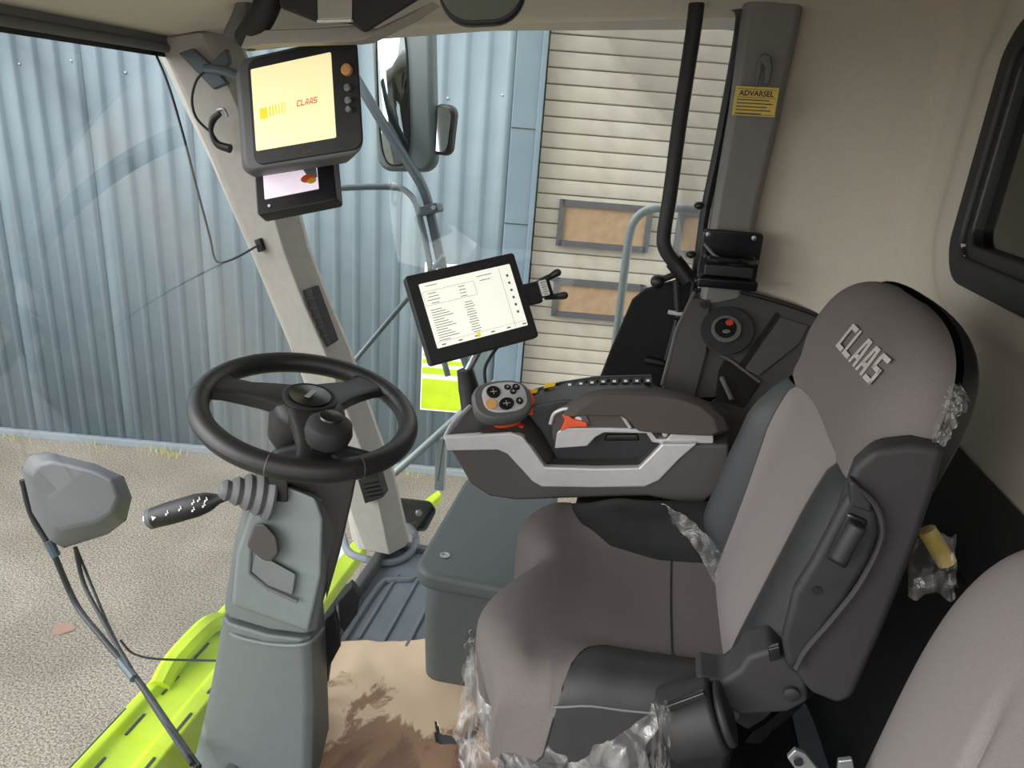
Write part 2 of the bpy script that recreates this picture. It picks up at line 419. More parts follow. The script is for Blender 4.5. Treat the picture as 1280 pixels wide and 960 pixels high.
# ---------------- lime platform in front of the windscreen
lp = thing('front_platform', 'lime green steel platform edge below the windscreen with slotted lip', 'platform', (-1.08, 1.4, -.2))
mb = MB(); pf = [(-1.215, -.13), (-1.215, -.085), (-1.19, -.085), (-1.185, -.105), (-1.09, -.105), (-1.08, -.075), (-1.065, -.065), (-1.02, -.065), (-1.015, -.2), (-1.2, -.2)]
mb.loft([[(x, y, z) for x, z in pf] for y in (.5, 2.05)]).build('main_rail', 'lime', lp, bevel=.006)
mb = MB(); mb.box((-1.235, 1.25, -.16), (.07, .62, .03)); mb.build('outer_step', 'lime', lp, bevel=.01)
mb = MB(); mb.box((-1.24, 1.14, -.1425), (.04, .3, .006)); mb.build('anti_slip_pad', 'grime', lp)
mb = MB(); mb.tube([(-1.2, 1.62, -.1), (-1.17, 1.52, -.04), (-1.2, 1.42, -.08), (-1.19, 1.34, -.1)], .03, 8); mb.build('hinge_bracket', 'lime', lp)
for k in range(9):
    MB().box((-1.172, .8 + k * .14, -.1035), (.006, .07, .004)).build('slot', 'grime', lp)
for k in range(9):
    MB().box((-1.035, .8 + k * .14, -.0635), (.006, .07, .004)).build('slot', 'grime', lp)
fh_ = MB().box((-.93, 1.3, -.3), (.18, 1.6, .12)).build('feeder_cover', 'grime', lp, bevel=.01)
l2 = thing('side_ledge', 'lime green ledge strip beyond the front window pillar', 'ledge', (-.85, 2.3, -.15))
MB().box((-.9, 1.93, -.12), (.06, .46, .05)).build('ledge_strip', 'lime', l2, bevel=.008)
MB().box((-.955, 1.93, -.135), (.04, .46, .03)).build('ledge_lip', 'white', l2, bevel=.005)
MB().prism([at(507, 641, Z=-.1), at(548, 612, Z=-.1), at(552, 617, Z=-.1), at(535, 634, Z=-.1)], (0, 0, -.04)).build('ledge_wedge', 'lime', l2, bevel=.006)
bx = thing('lamp_housing', 'black moulded lamp housing outside behind the window pillar foot', 'lamp', at(515, 660, Y=2.2))
MB().loft([[at(x, y, Y=Y_) for x, y in ((484, 628), (500, 622), (538, 626), (546, 638), (533, 664), (508, 665), (490, 652))] for Y_ in (2.15, 2.3)]).build('housing', 'gloss_black', bx, bevel=.012, seg=3)
MB().lathe([(.012, 0), (.012, .006), (.005, .01)], at(524, 641, Y=2.148), (0, -1, .2), 12).build('bolt', 'steel', bx)

lp.location.x += .06
# ---------------- outside handrails
def tubes(name, label, cat, mtl, runs, base):
    t = thing(name, label, cat, base)
    for nm, pts, r in runs: MB().tube(pts, r, 12).build(nm, mtl, t)
    return t
ma = thing('mirror_arm', 'dark grey bent tubular mirror arm rising outside the front right window', 'mirror arm', at(590, 470, Y=2.2))
MB().tube([at(445, 98, Y=2.34), at(476, 150, Y=2.32), at(508, 200, Y=2.3), at(530, 238, Y=2.28), at(541, 280, Y=2.27), at(553, 335, Y=2.25), at(572, 420, Y=2.23), at(590, 470, Y=2.2)], .016, 12).build('main_tube', 'tube_dark', ma)
MB().tube([at(380, 240, Y=2.25), at(425, 235, Y=2.25), at(490, 234, Y=2.25), at(512, 243, Y=2.25), at(524, 268, Y=2.25), at(538, 335, Y=2.24), at(548, 420, Y=2.22), at(560, 470, Y=2.2)], .010, 12).build('thin_tube', 'tube', ma)
MB().tube([at(400, 500, Y=2.2), at(433, 463, Y=2.22), at(505, 378, Y=2.24), at(555, 320, Y=2.24)], .009, 12, smooth=0).build('brace_tube', 'tube', ma)
cp = thing('tube_clamp', 'black clamp joining the two mirror arm tubes', 'clamp', at(535, 268, Y=2.25))
c0, c1 = at(524, 266, Y=2.24), at(552, 258, Y=2.24)
fr = Frame((c0 + c1) / 2, (c1 - c0), V(0, .1, 1))
plate(fr, rrect(.07, .028, .008), -.03, .03).build('clamp_body', 'tube_dark', cp, bevel=.003)
MB(fr).lathe([(.007, 0), (.007, .012)], (.024, 0, .03), (0, 0, 1), 8).build('bolt', 'steel', cp)
lr = thing('lower_handrail', 'light grey slanted handrail tube outside behind the steering wheel', 'handrail', at(480, 603, Y=2.2))
MB().tube([at(476, 606, Y=2.2), at(520, 568, Y=2.22), at(582, 512, Y=2.25), at(620, 478, Y=2.28)], .014, 12, smooth=0).build('rail', 'tube_light', lr)
MB().box(at(551, 580, Y=2.24), (.035, .03, .2)).build('bracket_plate', 'tube_light', lr, bevel=.004)
MB().tube([at(556, 545, Y=2.23), at(548, 600, Y=2.23)], .006, 8, smooth=0).build('rod', 'tube_dark', lr)
hr = thing('outer_handrail', 'pale grey looped handrail outside the side window in front of the boarded openings', 'handrail', at(762, 480, Y=2.3))
tag(MB().box((.15, 2.34, -.28), (1.1, .5, .05)).build('side_deck', 'grime', bevel=.01), 'dark steel walkway deck below the side window under the outer handrail', 'deck')
MB().tube([V(-.16, 2.3, -.255), at(755, 520, Y=2.3), at(768, 440, Y=2.3), at(778, 360, Y=2.3), at(786, 300, Y=2.3), at(794, 275, Y=2.3), at(812, 262, Y=2.3), at(845, 260, Y=2.3), at(930, 263, Y=2.3)], .0135, 14).build('rail', 'tube_light', hr)

# ---------------- exterior mirrors on the right
em = thing('exterior_mirror', 'tall rounded wing mirror outside the side window, beside the upper monitor', 'mirror', at(505, 205, Y=2.4))
O = at(502, 115, Y=2.36); fr = Frame(O, (1, -.25, .08), (0.03, 0, 1))
plate(fr, rrect(.225, .49, .05, 6), -.05, .0).build('mirror_housing', 'mirror_shell', em, bevel=.018, seg=3)
gz = MB(fr)
def gl(u, v):
    a = 2 * math.pi * v; rr_ = u
    x = -.002 - .030; ex = .058; ey = .222
    return (x + rr_ * ex * math.copysign(abs(cos(a)) ** .6, cos(a)), rr_ * ey * math.copysign(abs(sin(a)) ** .55, sin(a)), .016 - .012 * rr_ * rr_)
gz.grid(gl, 8, 40).build('mirror_glass', 'mirror', em)
gz = MB(fr)
gz.grid(lambda u, v: (-.032 + (.060 + .004 * u) * math.copysign(abs(cos(6.2832 * v)) ** .6, cos(6.2832 * v)), (.224 + .005 * u) * math.copysign(abs(sin(6.2832 * v)) ** .55, sin(6.2832 * v)), .001 + .008 * (1 - u)), 3, 40).build('glass_rim', 'black', em)
sm = thing('wide_angle_mirror', 'small chrome-rimmed wide angle mirror clipped beside the tall wing mirror', 'mirror', at(552, 192, Y=2.38))
O = at(552, 162, Y=2.34); fr = Frame(O, (.9, -.4, -.05), (.12, .0, 1))
plate(fr, rrect(.085, .155, .03, 5), -.03, 0).build('mirror_housing', 'black', sm, bevel=.01, seg=3)
plate(fr, rrect(.068, .135, .025, 5), .0, .004).build('mirror_glass', 'mirror', sm)
MB().tube([O + V(-.01, .03, 0), O + V(-.06, .04, -.02), at(528, 160, Y=2.38)], .012, 10).build('mount_stub', 'black', sm)

# ---------------- grey mirror on stalks to the front left
gm = thing('front_mirror', 'grey plastic-backed mirror on long black stalks outside the windscreen', 'mirror', at(245, 955, Y=1.0))
Ym = 1.36
outer = [(27, 585), (38, 568), (60, 565), (120, 580), (155, 596), (165, 622), (158, 650), (135, 668), (80, 685), (62, 676), (40, 640)]
inner = [(40, 592), (50, 580), (65, 576), (115, 588), (140, 600), (148, 622), (140, 640), (122, 652), (76, 662), (66, 655), (52, 632)]
MB().loft([[at(x * 1 + (78 - x) * .02, y, Y=Ym + .02) for x, y in outer], [at(x, y, Y=Ym) for x, y in outer], [at(x, y, Y=Ym - .05) for x, y in inner]]).build('mirror_back', 'mid_grey', gm, bevel=.014, seg=3)
MB().loft([[at(x, y, Y=Ym + .035) for x, y in outer], [at(x, y, Y=Ym + .02) for x, y in outer]]).build('mirror_glass', 'mirror', gm)
MB().tube([at(28, 600, Y=Ym + .01), at(40, 645, Y=Ym + .01), at(65, 688, Y=Ym), at(95, 755, Y=Ym), at(130, 800, Y=1.28), at(172, 850, Y=1.2), at(210, 905, Y=1.1), at(248, 960, Y=1.0)], .0075, 10).build('stalk', 'rubber', gm)
MB().tube([at(94, 684, Y=Ym + .01), at(105, 730, Y=Ym), at(130, 778, Y=1.30), at(160, 830, Y=1.23), at(190, 880, Y=1.15), at(240, 955, Y=1.0)], .0055, 10).build('stalk', 'rubber', gm)
MB().tube([at(95, 684, Y=Ym + .02), at(118, 740, Y=1.36), at(142, 795, Y=1.28), at(178, 862, Y=1.18), at(215, 915, Y=1.08), at(250, 957, Y=1.0)], .0035, 8).build('cable', 'black', gm)
MB().tube([at(150, 800, Y=1.32), at(165, 816, Y=1.32), at(190, 823, Y=1.33), at(230, 825, Y=1.36), at(285, 826, Y=1.4)], .003, 8).build('cable', 'black', gm)
MB().tube([at(60, 676, Y=Ym), at(70, 695, Y=Ym)], .012, 10, smooth=0).build('clamp', 'tube_dark', gm)
MB().tube([at(150, 826, Y=1.24), at(168, 848, Y=1.2)], .011, 10, smooth=0).build('clamp', 'tube_dark', gm)

# ================================================================== CAB SHELL
# floor with a moulded border
fl = MB().box((-.0, 1.1, -.03), (1.5, 1.86, .06)).build('floor', 'floor', bevel=.008); tag(fl, kind='structure')
mb = MB()
for k, (a, c) in enumerate((((466, 773), (507, 705)), ((488, 786), (527, 712)), ((512, 797), (540, 732)), ((445, 800), (480, 772)))):
    pass
for k, xx in enumerate((-.655, -.585, -.515, -.445)):
    MB().box((xx, 1.72, .003), (.012, .32, .008)).build('floor_rib', 'floor', fl, bevel=.003)
MB().tube([(-.69, 1.36, .004), (-.69, 1.78, .004), (-.66, 1.84, .004), (-.6, 1.87, .004), (-.585, 1.94, .004)], .011, 8).build('floor_rim', 'floor', fl)
MB().box((-.735, 1.1, .02), (.03, 1.84, .05)).build('floor_edge', 'mid_grey', fl, bevel=.008)

# ceiling: headliner, lower at the front
def ceil_(u, v):
    x = lerp(-1.37, .66, u); z = interp([(-1.37, 1.545), (-1.0, 1.60), (-.5, 1.66), (.2, 1.70), (.66, 1.70)], x)
    y = lerp(-.05, 2.06, v)
    z -= .04 * max(0, (abs(v - .5) - .44) / .06) ** 2
    return (x, y, z)
cl = MB().grid(ceil_, 30, 30).build('ceiling', 'roof_liner', solid=.05, off=1); tag(cl, kind='structure')
# make sure the headliner thickness goes upward
cl.modifiers['solid'].offset = 1 if cl.data.polygons[0].normal.z > 0 else -1
hd_ = MB().box((-1.385, 1.0, 1.545), (.04, 2.1, .075)).build('trim_2', 'mid_grey', bevel=.006); tag(hd_, kind='structure')
sb = thing('roof_shade_roller', 'grey fabric sun blind roller along the top edge of the windscreen', 'sun blind', (-1.37, 1.0, 1.49))
MB().tube([(-1.37, .1, 1.517), (-1.37, 1.95, 1.517)], .013, 14, smooth=0).build('roller_tube', 'mid_grey', sb)
MB().box((-1.39, 1.02, 1.505), (.010, 1.85, .022)).build('seal_strip', 'black', sb)

# rear wall, curved in plan
WC = [(.20, 2.0), (.30, 1.985), (.42, 1.93), (.52, 1.83), (.585, 1.68), (.605, 1.5), (.61, 1.2), (.61, .8), (.61, .1)]
def wplan(s):
    L = [0]
    for a, c in zip(WC, WC[1:]): L.append(L[-1] + math.hypot(c[0] - a[0], c[1] - a[1]))
    d = s * L[-1]
    for k in range(len(WC) - 1):
        if d <= L[k + 1] + 1e-9:
            t = (d - L[k]) / (L[k + 1] - L[k]); a, c = WC[k], WC[k + 1]
            p0 = WC[max(k - 1, 0)]; p3 = WC[min(k + 2, len(WC) - 1)]
            f = lambda i: .5 * (2 * a[i] + (c[i] - p0[i]) * t + (2 * p0[i] - 5 * a[i] + 4 * c[i] - p3[i]) * t * t + (3 * a[i] - p0[i] - 3 * c[i] + p3[i]) * t ** 3)
            return f(0), f(1)
    return WC[-1]
WY0, WY1, WZ0, WZ1 = .35, 1.585, 1.20, 1.62        # rear window opening
def wsd(y, z):
    r = .07; dx = abs(y - (WY0 + WY1) / 2) - (WY1 - WY0) / 2 + r; dz = abs(z - (WZ0 + WZ1) / 2) - (WZ1 - WZ0) / 2 + r
    return math.hypot(max(dx, 0), max(dz, 0)) + min(max(dx, dz), 0) - r
def wallp(u, v):
    x, y = wplan(u); z = lerp(.0, 1.72, v)
    x += .016 * sstep(.075, .115, wsd(y, z)) if u > .2 else 0
    x -= .05 * max(0, (z - 1.62) / .1) ** 2
    return (x, y, z)
def wskip(u, v):
    x, y, z = wallp(u, v); return u > .2 and wsd(y, z) < -.01
rw = MB().grid(wallp, 110, 90, wskip).build('wall_rear', 'liner', solid=.03, off=0); tag(rw, kind='structure')
lw_ = MB().grid(lambda u, v: (wplan(u)[0] - .012, wplan(u)[1] - .012, lerp(0.002, .90 + .07 * sstep(.35, .0, u), v)), 60, 4).build('wall_rear_lower', 'matte_black', solid=.012); tag(lw_, kind='structure')

def ring(y0, y1, z0, z1, r, wdt, x0, x1):
    n = 8; cy, cz = (y0 + y1) / 2, (z0 + z1) / 2
    o = rrect(y1 - y0 + 2 * wdt, z1 - z0 + 2 * wdt, r + wdt, n, cy, cz); i = rrect(y1 - y0, z1 - z0, r, n, cy, cz)
    mb = MB(); N = len(o)
    rings = [[(x0, y, z) for y, z in o], [(x1, y, z) for y, z in o], [(x1, y, z) for y, z in i], [(x0, y, z) for y, z in i]]
    mb.loft(rings + [rings[0]], cap=False); return mb
w3 = ring(WY0 + .02, WY1 - .02, WZ0 + .02, WZ1 - .02, .05, .052, .625, .583).build('window_3', 'rubber', bevel=.008); tag(w3, kind='structure')
ring(WY0 + .045, WY1 - .045, WZ0 + .045, WZ1 - .045, .035, .028, .622, .592).build('window_gasket', 'black', w3, bevel=.005)
MB().box((.615, (WY0 + WY1) / 2, (WZ0 + WZ1) / 2), (.005, WY1 - WY0 - .02, WZ1 - WZ0 - .02)).build('pane', 'dark_glass', w3)
bk = MB().box((.95, .95, 1.35), (.04, 2.4, 1.5)).build('backing', 'grime'); tag(bk, 'added dark bulkhead seen through the rear window', 'backing')  # dark sheet added so the space behind the glass looks unlit

# front right pillar
ap = [((190, 52), (250, 40), (285, 36)), ((222, 118), (285, 105), (312, 100)), ((262, 200), (318, 184), (345, 180)), ((316, 322), (355, 314), (379, 312)),
      ((345, 392), (380, 380), (404, 376)), ((374, 462), (409, 446), (432, 442)), ((408, 560), (446, 545), (466, 541)), ((428, 615), (468, 602), (487, 597)), ((440, 676), (487, 694), (507, 684))]
rings = []
for L, G, Rr in ap:
    a, g_, r_ = at(*L, Y=1.985), at(*G, Y=1.90), at(*Rr, Y=1.985)
    a2 = a + (g_ - a) * .28 + V(0, -.03, 0)
    back = V(0, .05, 0)
    rings.append([a, a2, g_, r_, r_ + back, a + back])
a_ = rings[-1]; zf = .0
tp = thing('window_pillar', 'pale grey slanted front pillar carrying the two upper monitors', 'pillar', (-.76, 1.98, 0))
pm = MB().loft(rings).build('pillar_cover', 'pillar', tp, bevel=.006)
MB().tube([at(x, y, Z=.012) for x, y in ((428, 668), (436, 690), (462, 700), (490, 703), (512, 692), (520, 672), (508, 655))], .013, 10).build('foot_trim', 'floor', tp)
def strip(pts, Y0, d, name, mtl, par, bev=.003):
    return MB().prism([at(x, y, Y=Y0) for x, y in pts], (0, d, 0)).build(name, mtl, par, bevel=bev)
v1 = strip([(375, 364), (389, 360), (415, 430), (403, 437)], 1.915, .05, 'air_vent', 'rubber', tp)
for k in range(5):
    t = (k + .5) / 5; x, y = lerp(384, 406, t), lerp(370, 428, t)
    strip([(x - 5, y - 3), (x + 6, y - 5), (x + 7, y - 2), (x - 4, y + 0)], 1.910, .006, 'vent_blade', 'black', v1, 0)
v2 = strip([(447, 600), (470, 592), (479, 622), (456, 630)], 1.88, .05, 'air_vent', 'black', tp)
for k in range(5):
    t = (k + .5) / 5; x, y = lerp(450, 459, t), lerp(602, 627, t)
    strip([(x, y - 2), (x + 20, y - 6), (x + 21, y - 3), (x + 1, y + 1)], 1.872, .012, 'vent_blade', 'rubber', v2, 0)
for (x0, y0, x1, y1) in ((260, 172, 268, 195), (288, 240, 296, 262), (362, 425, 371, 450)):
    strip([(x0, y0), (x0 + 1.5, y0), (x1 + 1.5, y1), (x1, y1)], 1.94, .03, 'trim_slot', 'black', tp, 0)
hk = MB().prism([at(x, y, Y=1.90) for x, y in ((317, 300), (324, 298), (329, 313), (322, 316))], (0, .03, 0)).build('cable_clip', 'black', tp, bevel=.003)

# front windscreen glass and its frame members
w1 = MB().grid(lambda u, v: (lerp(-.765, -1.385, u) - .05 * sin(math.pi * u) * 0, lerp(-.05, 1.985, v), lerp(.0, 1.50, u)), 1, 1).build('window_1', 'windshield', solid=.004); tag(w1, kind='structure')
w2 = MB().grid(lambda u, v: (lerp(lerp(-.74, -1.36, u), .165, v), 2.012, lerp(.0, 1.56, u) + (.12 * v * u)), 1, 1).build('window_2', 'window_glass', solid=.004); tag(w2, kind='structure')
sill = MB().box((-.30, 2.03, -.005), (.9, .03, .05)).build('trim_1', 'mid_grey', bevel=.006); tag(sill, kind='structure')

# rear door pillar (B) with black seal
bp_ = thing('door_pillar', 'grey rear door pillar with warning sticker and coat hook recess', 'pillar', (.16, 1.97, .8))
Bf = [((926, -30), (1012, -30)), ((930, 4), (1003, 14)), ((912, 140), (975, 150)), ((893, 250), (948, 262)), ((878, 355), (930, 368)), ((868, 400), (915, 410))]
rings = []
for L, Rr in Bf:
    a, r_ = at(*L, Y=1.93), at(*Rr, Y=1.95); e = a + V(.012, -.02, 0); f_ = r_ + V(-.015, -.02, 0)
    rings.append([a, e, f_, r_, r_ + V(0, .09, 0), a + V(0, .09, 0)])
MB().loft(rings).build('pillar_cover', 'bpillar', bp_, bevel=.006)
Pp = at(935, 120, Y=1.909); 
fr = Frame(Pp, at(970, 125, Y=1.912) - at(915, 118, Y=1.909), at(938, 60, Y=1.909) - at(928, 130, Y=1.909))
st = Frame(at(944, 127, Y=1.90), at(970, 129, Y=1.905) - at(915, 126, Y=1.905), at(948, 60, Y=1.905) - at(940, 130, Y=1.905))
stp = MB(st).box((0, 0, 0), (.098, .064, .002)).build('warning_sticker', 'label_yellow', bp_)
text('sticker_heading', 'ADVARSEL', st, .0165, 'black', stp, .0003, .0004, 0, 1, 0, .017, .0014)
tl = MB(st)
for k, w_ in enumerate((.074, .082, .07, .08, .06)): tl.box(((w_ - .084) / 2, .003 - k * .0075, .0014), (w_, .0022, .0006))
tl.box((0, .0265, .0014), (.088, .001, .0006)).box((0, -.029, .0014), (.088, .001, .0006)).box((0, .0085, .0014), (.088, .001, .0006))
tl.build('sticker_small_print', 'black', stp)
hr_ = MB().loft([[at(x, y, Y=1.907) for x, y in ((945, 112), (945, 90), (948, 72), (955, 66), (964, 70), (966, 84), (962, 104), (955, 106), (957, 84), (953, 80), (951, 96))],
                 [at(x, y, Y=1.895) for x, y in ((945, 112), (945, 90), (948, 72), (955, 66), (964, 70), (966, 84), (962, 104), (955, 106), (957, 84), (953, 80), (951, 96))]]).build('coat_hook', 'mid_grey', bp_, bevel=.004)
sl = [(600, 1), (760, 2), (880, 3), (912, 5), (925, 14), (924, 40), (912, 110), (897, 190), (882, 262), (872, 330), (862, 380)]
MB().tube([at(x, y, Y=1.985) for x, y in sl], .0125, 8, smooth=4).build('door_seal', 'black', bp_)

# corner between the pillar and the side console
gr = thing('grab_rail', 'long black bent grab rail standing in front of the side window', 'grab rail', at(850, 345, Y=1.94))
MB().tube([at(872, -20, Y=1.93), at(868, 30, Y=1.93), at(850, 150, Y=1.93), at(838, 240, Y=1.93), at(830, 292, Y=1.93), at(832, 312, Y=1.93), at(846, 332, Y=1.935), at(858, 345, Y=1.94)], .0185, 16).build('rail', 'rubber', gr)
MB().tube([at(842, 326, Y=1.94), at(860, 350, Y=1.94)], .024, 14, smooth=0).build('rail_boot', 'black', gr)
MB().ball(at(822, 352, Y=1.93), .019).build('ball_joint', 'black', gr)
MB().tube([at(822, 352, Y=1.93), at(846, 342, Y=1.94)], .009, 8, smooth=0).build('joint_pin', 'rubber', gr)
MB().tube([at(845, 350, Y=1.93), at(848, 396, Y=1.93)], .009, 8, smooth=0).build('latch_plate', 'rubber', gr)
MB().tube([at(835, 390, Y=1.925), at(860, 394, Y=1.925)], .006, 8, smooth=0).build('latch_pin', 'silver', gr)
for x, y in ((874, 257), (864, 318)): MB().ball(at(x, y, Y=1.93), (.013, .013, .01)).build('bumper_stop', 'black', gr)
lpn = thing('door_lining', 'matt black fabric panel filling the lower rear corner of the side window', 'panel', at(800, 475, Y=2.0))
MB().prism([at(x, y, Y=1.975) for x, y in ((735, 510), (762, 440), (790, 375), (806, 362), (838, 352), (866, 352), (866, 520))], (0, .02, 0)).build('panel_sheet', 'matte_black', lpn, bevel=.006)
MB().tube([at(846, 400, Y=1.955), at(829, 460, Y=1.955)], .007, 8, smooth=0).build('gas_strut', 'black', lpn)
MB().tube([at(806, 450, Y=1.95), at(830, 455, Y=1.95)], .012, 8, smooth=0).build('strut_end', 'black', lpn)

# cup holder on pillar
ch = thing('cup_holder', 'black folding cup holder screwed to the door pillar', 'cup holder', at(908, 358, Y=1.9))
fr = Frame(at(911, 322, Y=1.895), at(946, 326, Y=1.905) - at(876, 320, Y=1.895), ZZ)
plate(fr, rrect(.148, .135, .012), -.0, .012).build('back_plate', 'gloss_black', ch, bevel=.004)
plate(fr, rrect(.15, .026, .008, 4, 0, -.06), .0, .045).build('base_ledge', 'gloss_black', ch, bevel=.006)
MB(fr).tube([(-.06, .0, .01), (-.055, .002, .05), (-.02, .004, .08), (.02, .004, .08), (.055, .002, .05), (.06, .0, .01)], .007, 8).build('holder_ring', 'gloss_black', ch)
MB(fr).tube([(-.066, .03, .012), (-.04, .008, .05), (-.0, -.004, .06), (.045, -.002, .05)], .004, 8).build('spring_arm', 'mid_grey', ch)
MB(fr).box((0, -.03, .02), (.12, .03, .02)).build('inner_step', 'black', ch, bevel=.004)
for sx_ in (-.062, .05): MB(fr).lathe([(.006, .012), (.006, .015), (.002, .016)], (sx_, .055, 0), (0, 0, 1), 12).build('screw', 'steel', ch)

# side storage tray in the rear corner
tr = thing('storage_tray', 'dark grey moulded storage tray with round socket beside the seat back', 'tray', at(900, 500, Y=1.8))
A = at(870, 363, Y=1.94); B = at(1030, 397, Y=1.9); Cq = at(835, 500, Y=1.72); tn = (B - A).cross(Cq - A).normalized()
if tn.z < 0: tn = -tn
tq = lambda px, py, d=0: onp(px, py, A + tn * d, tn)
top = [(868, 363), (900, 362), (930, 366), (985, 381), (1032, 398), (1090, 470), (1020, 560), (900, 560), (826, 492), (845, 415)]
MB().loft([[tq(x, y, 0) for x, y in top], [tq(x, y, 0) - V(0, 0, .09) for x, y in top]]).build('tray_body', 'tray', tr, bevel=.006)
MB().tube([tq(x, y, .002) for x, y in ((868, 363), (900, 362), (930, 366), (985, 381), (1032, 398))], .006, 8).build('tray_lip', 'black', tr)
MB().loft([[tq(x, y, d) for x, y in ((862, 372), (888, 374), (884, 440), (868, 500), (826, 490), (845, 415))] for d in (.0, .010)]).build('corner_cover', 'console', tr, bevel=.005)
MB().tube([tq(x, y, .006) for x, y in ((868, 366), (846, 412), (828, 482))], .006, 8, smooth=0).build('cover_edge', 'mid_grey', tr)
def discp(cx, cy, rx, ry, d0, d1, name, mtl, par, n=24, bev=.002):
    P = [(cx + rx * cos(6.2832 * k / n), cy + ry * sin(6.2832 * k / n)) for k in range(n)]
    return MB().loft([[tq(x, y, d0) for x, y in P], [tq(x, y, d1) for x, y in P]]).build(name, mtl, par, bevel=bev)
discp(909, 413, 34, 30, .0, .014, 'socket_bezel', 'console_dark', tr)
rg = discp(908, 411, 19, 17, .012, .020, 'socket_rim', 'mid_grey', tr)
discp(907, 410, 14, 12.5, .019, .0215, 'socket_well', 'gloss_black', rg)
discp(912, 403, 5, 4, .021, .024, 'red_reflection', 'red', rg); discp(908, 414, 5, 2.5, .021, .024, 'socket_contact', 'steel', rg)  # red disc paints the reddish reflection inside the socket
discp(879, 381, 5, 5, .008, .016, 'screw_cap', 'console_dark', tr, 12)
MB().loft([[tq(x, y, d) for x, y in ((970, 390), (974, 394), (926, 464), (922, 458))] for d in (-.01, .005)]).build('slot', 'matte_black', tr)
MB().loft([[tq(x, y, d) for x, y in ((976, 396), (1012, 407), (1000, 430), (950, 470), (930, 462))] for d in (-.01, .006)]).build('raised_pad', 'console', tr, bevel=.005)
MB().loft([[tq(x, y, d) for x, y in ((905, 450), (918, 455), (950, 480), (930, 510), (893, 500), (898, 462))] for d in (-.01, .004)]).build('pocket', 'black', tr, bevel=.003)
MB().tube([tq(902, 472, .01), tq(915, 500, .02)], .006, 8, smooth=0).build('pocket_latch', 'mid_grey', tr)
MB().tube([tq(900, 445, .006), tq(912, 450, .006), tq(950, 478, .006)], .004, 8).build('pocket_rim', 'console', tr)

# ================================================================== MONITORS
def F3(c, r_, u_): return Frame(c, r_, u_)
mf = F3((-.8474, 1.6701, 1.4003), (.9706, -.1079, .2152), (-.1803, .2663, .9469))
mo = thing('upper_monitor', 'large grey monitor with lit cream start screen high on the front pillar', 'monitor', mf((0, -.125, -.05)))
ou = rrect(.332, .268, .03, 6, -.004, 0)
MB(mf).loft([[(x * .94 - .075, y * .96 + .004, -.09) for x, y in ou], [(x - .032, y, -.03) for x, y in ou], [(x - .012, y, -.01) for x, y in ou], [(x, y, -.0) for x, y in ou]]).build('monitor_body', 'mid_grey', mo, bevel=.008, seg=3)
plate(mf, rrect(.30, .25, .026, 6, .010, 0), -.002, .005).build('bezel', 'rubber', mo, bevel=.003)
scx = -.018; sc_ = plate(mf, rrect(.222, .192, .003, 2, scx, .004), .004, .0065).build('screen', 'scr_cream', mo)
block_word('maker_name', 'CLAAS', mf, .0135, 'screen_red', sc_, scx + .040, -.0, .0066, .22, .0004, .72)
plate(mf, rrect(.022, .026, .001, 1, scx - .082, -.008), .0066, .0071).build('logo_block', 'screen_yellow', sc_)
lg = MB(mf)
for k in range(6): lg.box((scx - .064 + k * .0085, -.006 + k * .0006, .0068), (.0042 - k * .0005, .024, .0005))
lg.build('logo_bars', 'screen_yellow', sc_)
block_word('maker_badge', 'CLAAS', mf, .0055, 'red_dark', mo, .015, -.112, .005, .2, .0004, .8)
for k, (yy, rr_, mt) in enumerate(((.052, .013, 'amber'), (.012, .0085, 'chrome'), (-.016, .0085, 'chrome'), (-.036, .0075, 'chrome'))):
    MB(mf).lathe([(rr_, .004), (rr_, .014), (rr_ * .7, .017)], (.134, yy, 0), (0, 0, 1), 16).build('control_knob', mt if k == 0 else 'steel', mo)
MB(mf).box((-.13, .02, -.065), (.05, .26, .03)).build('rear_frame', 'pillar', mo, bevel=.01)
lf = F3((-.915, 1.76, 1.212), (.953, .15, .261), (-.30, .48, .82))
lm = thing('lower_monitor', 'small black camera monitor below the large cream monitor', 'monitor', lf((0, -.07, -.03)))
plate(lf, rrect(.215, .142, .010, 4), -.045, .0).build('monitor_body', 'black', lm, bevel=.005)
ls = plate(lf, rrect(.145, .088, .001, 1, -.010, .012), -.001, .002).build('screen', 'scr_pink', lm)
plate(lf, [(.02, .04), (.052, .053), (.06, .053), (.062, .0), (.04, .0)], .002, .0024).build('screen_building', 'cladding', ls)
MB(lf).ball((.038, .002, .002), (.021, .012, .001), 12).build('screen_machine', 'orange', ls)
MB(lf).ball((.046, -.006, .0026), (.013, .009, .001), 12).build('screen_lamp', 'yellow', ls)
MB(lf).lathe([(.004, 0), (.004, .003)], (-.072, -.052, 0), (0, 0, 1), 10).build('power_led', 'white', lm)
block_word('maker_badge', 'CLAAS', lf, .004, 'red_dark', lm, -.01, -.045, .0002, .2, .0004, .8)
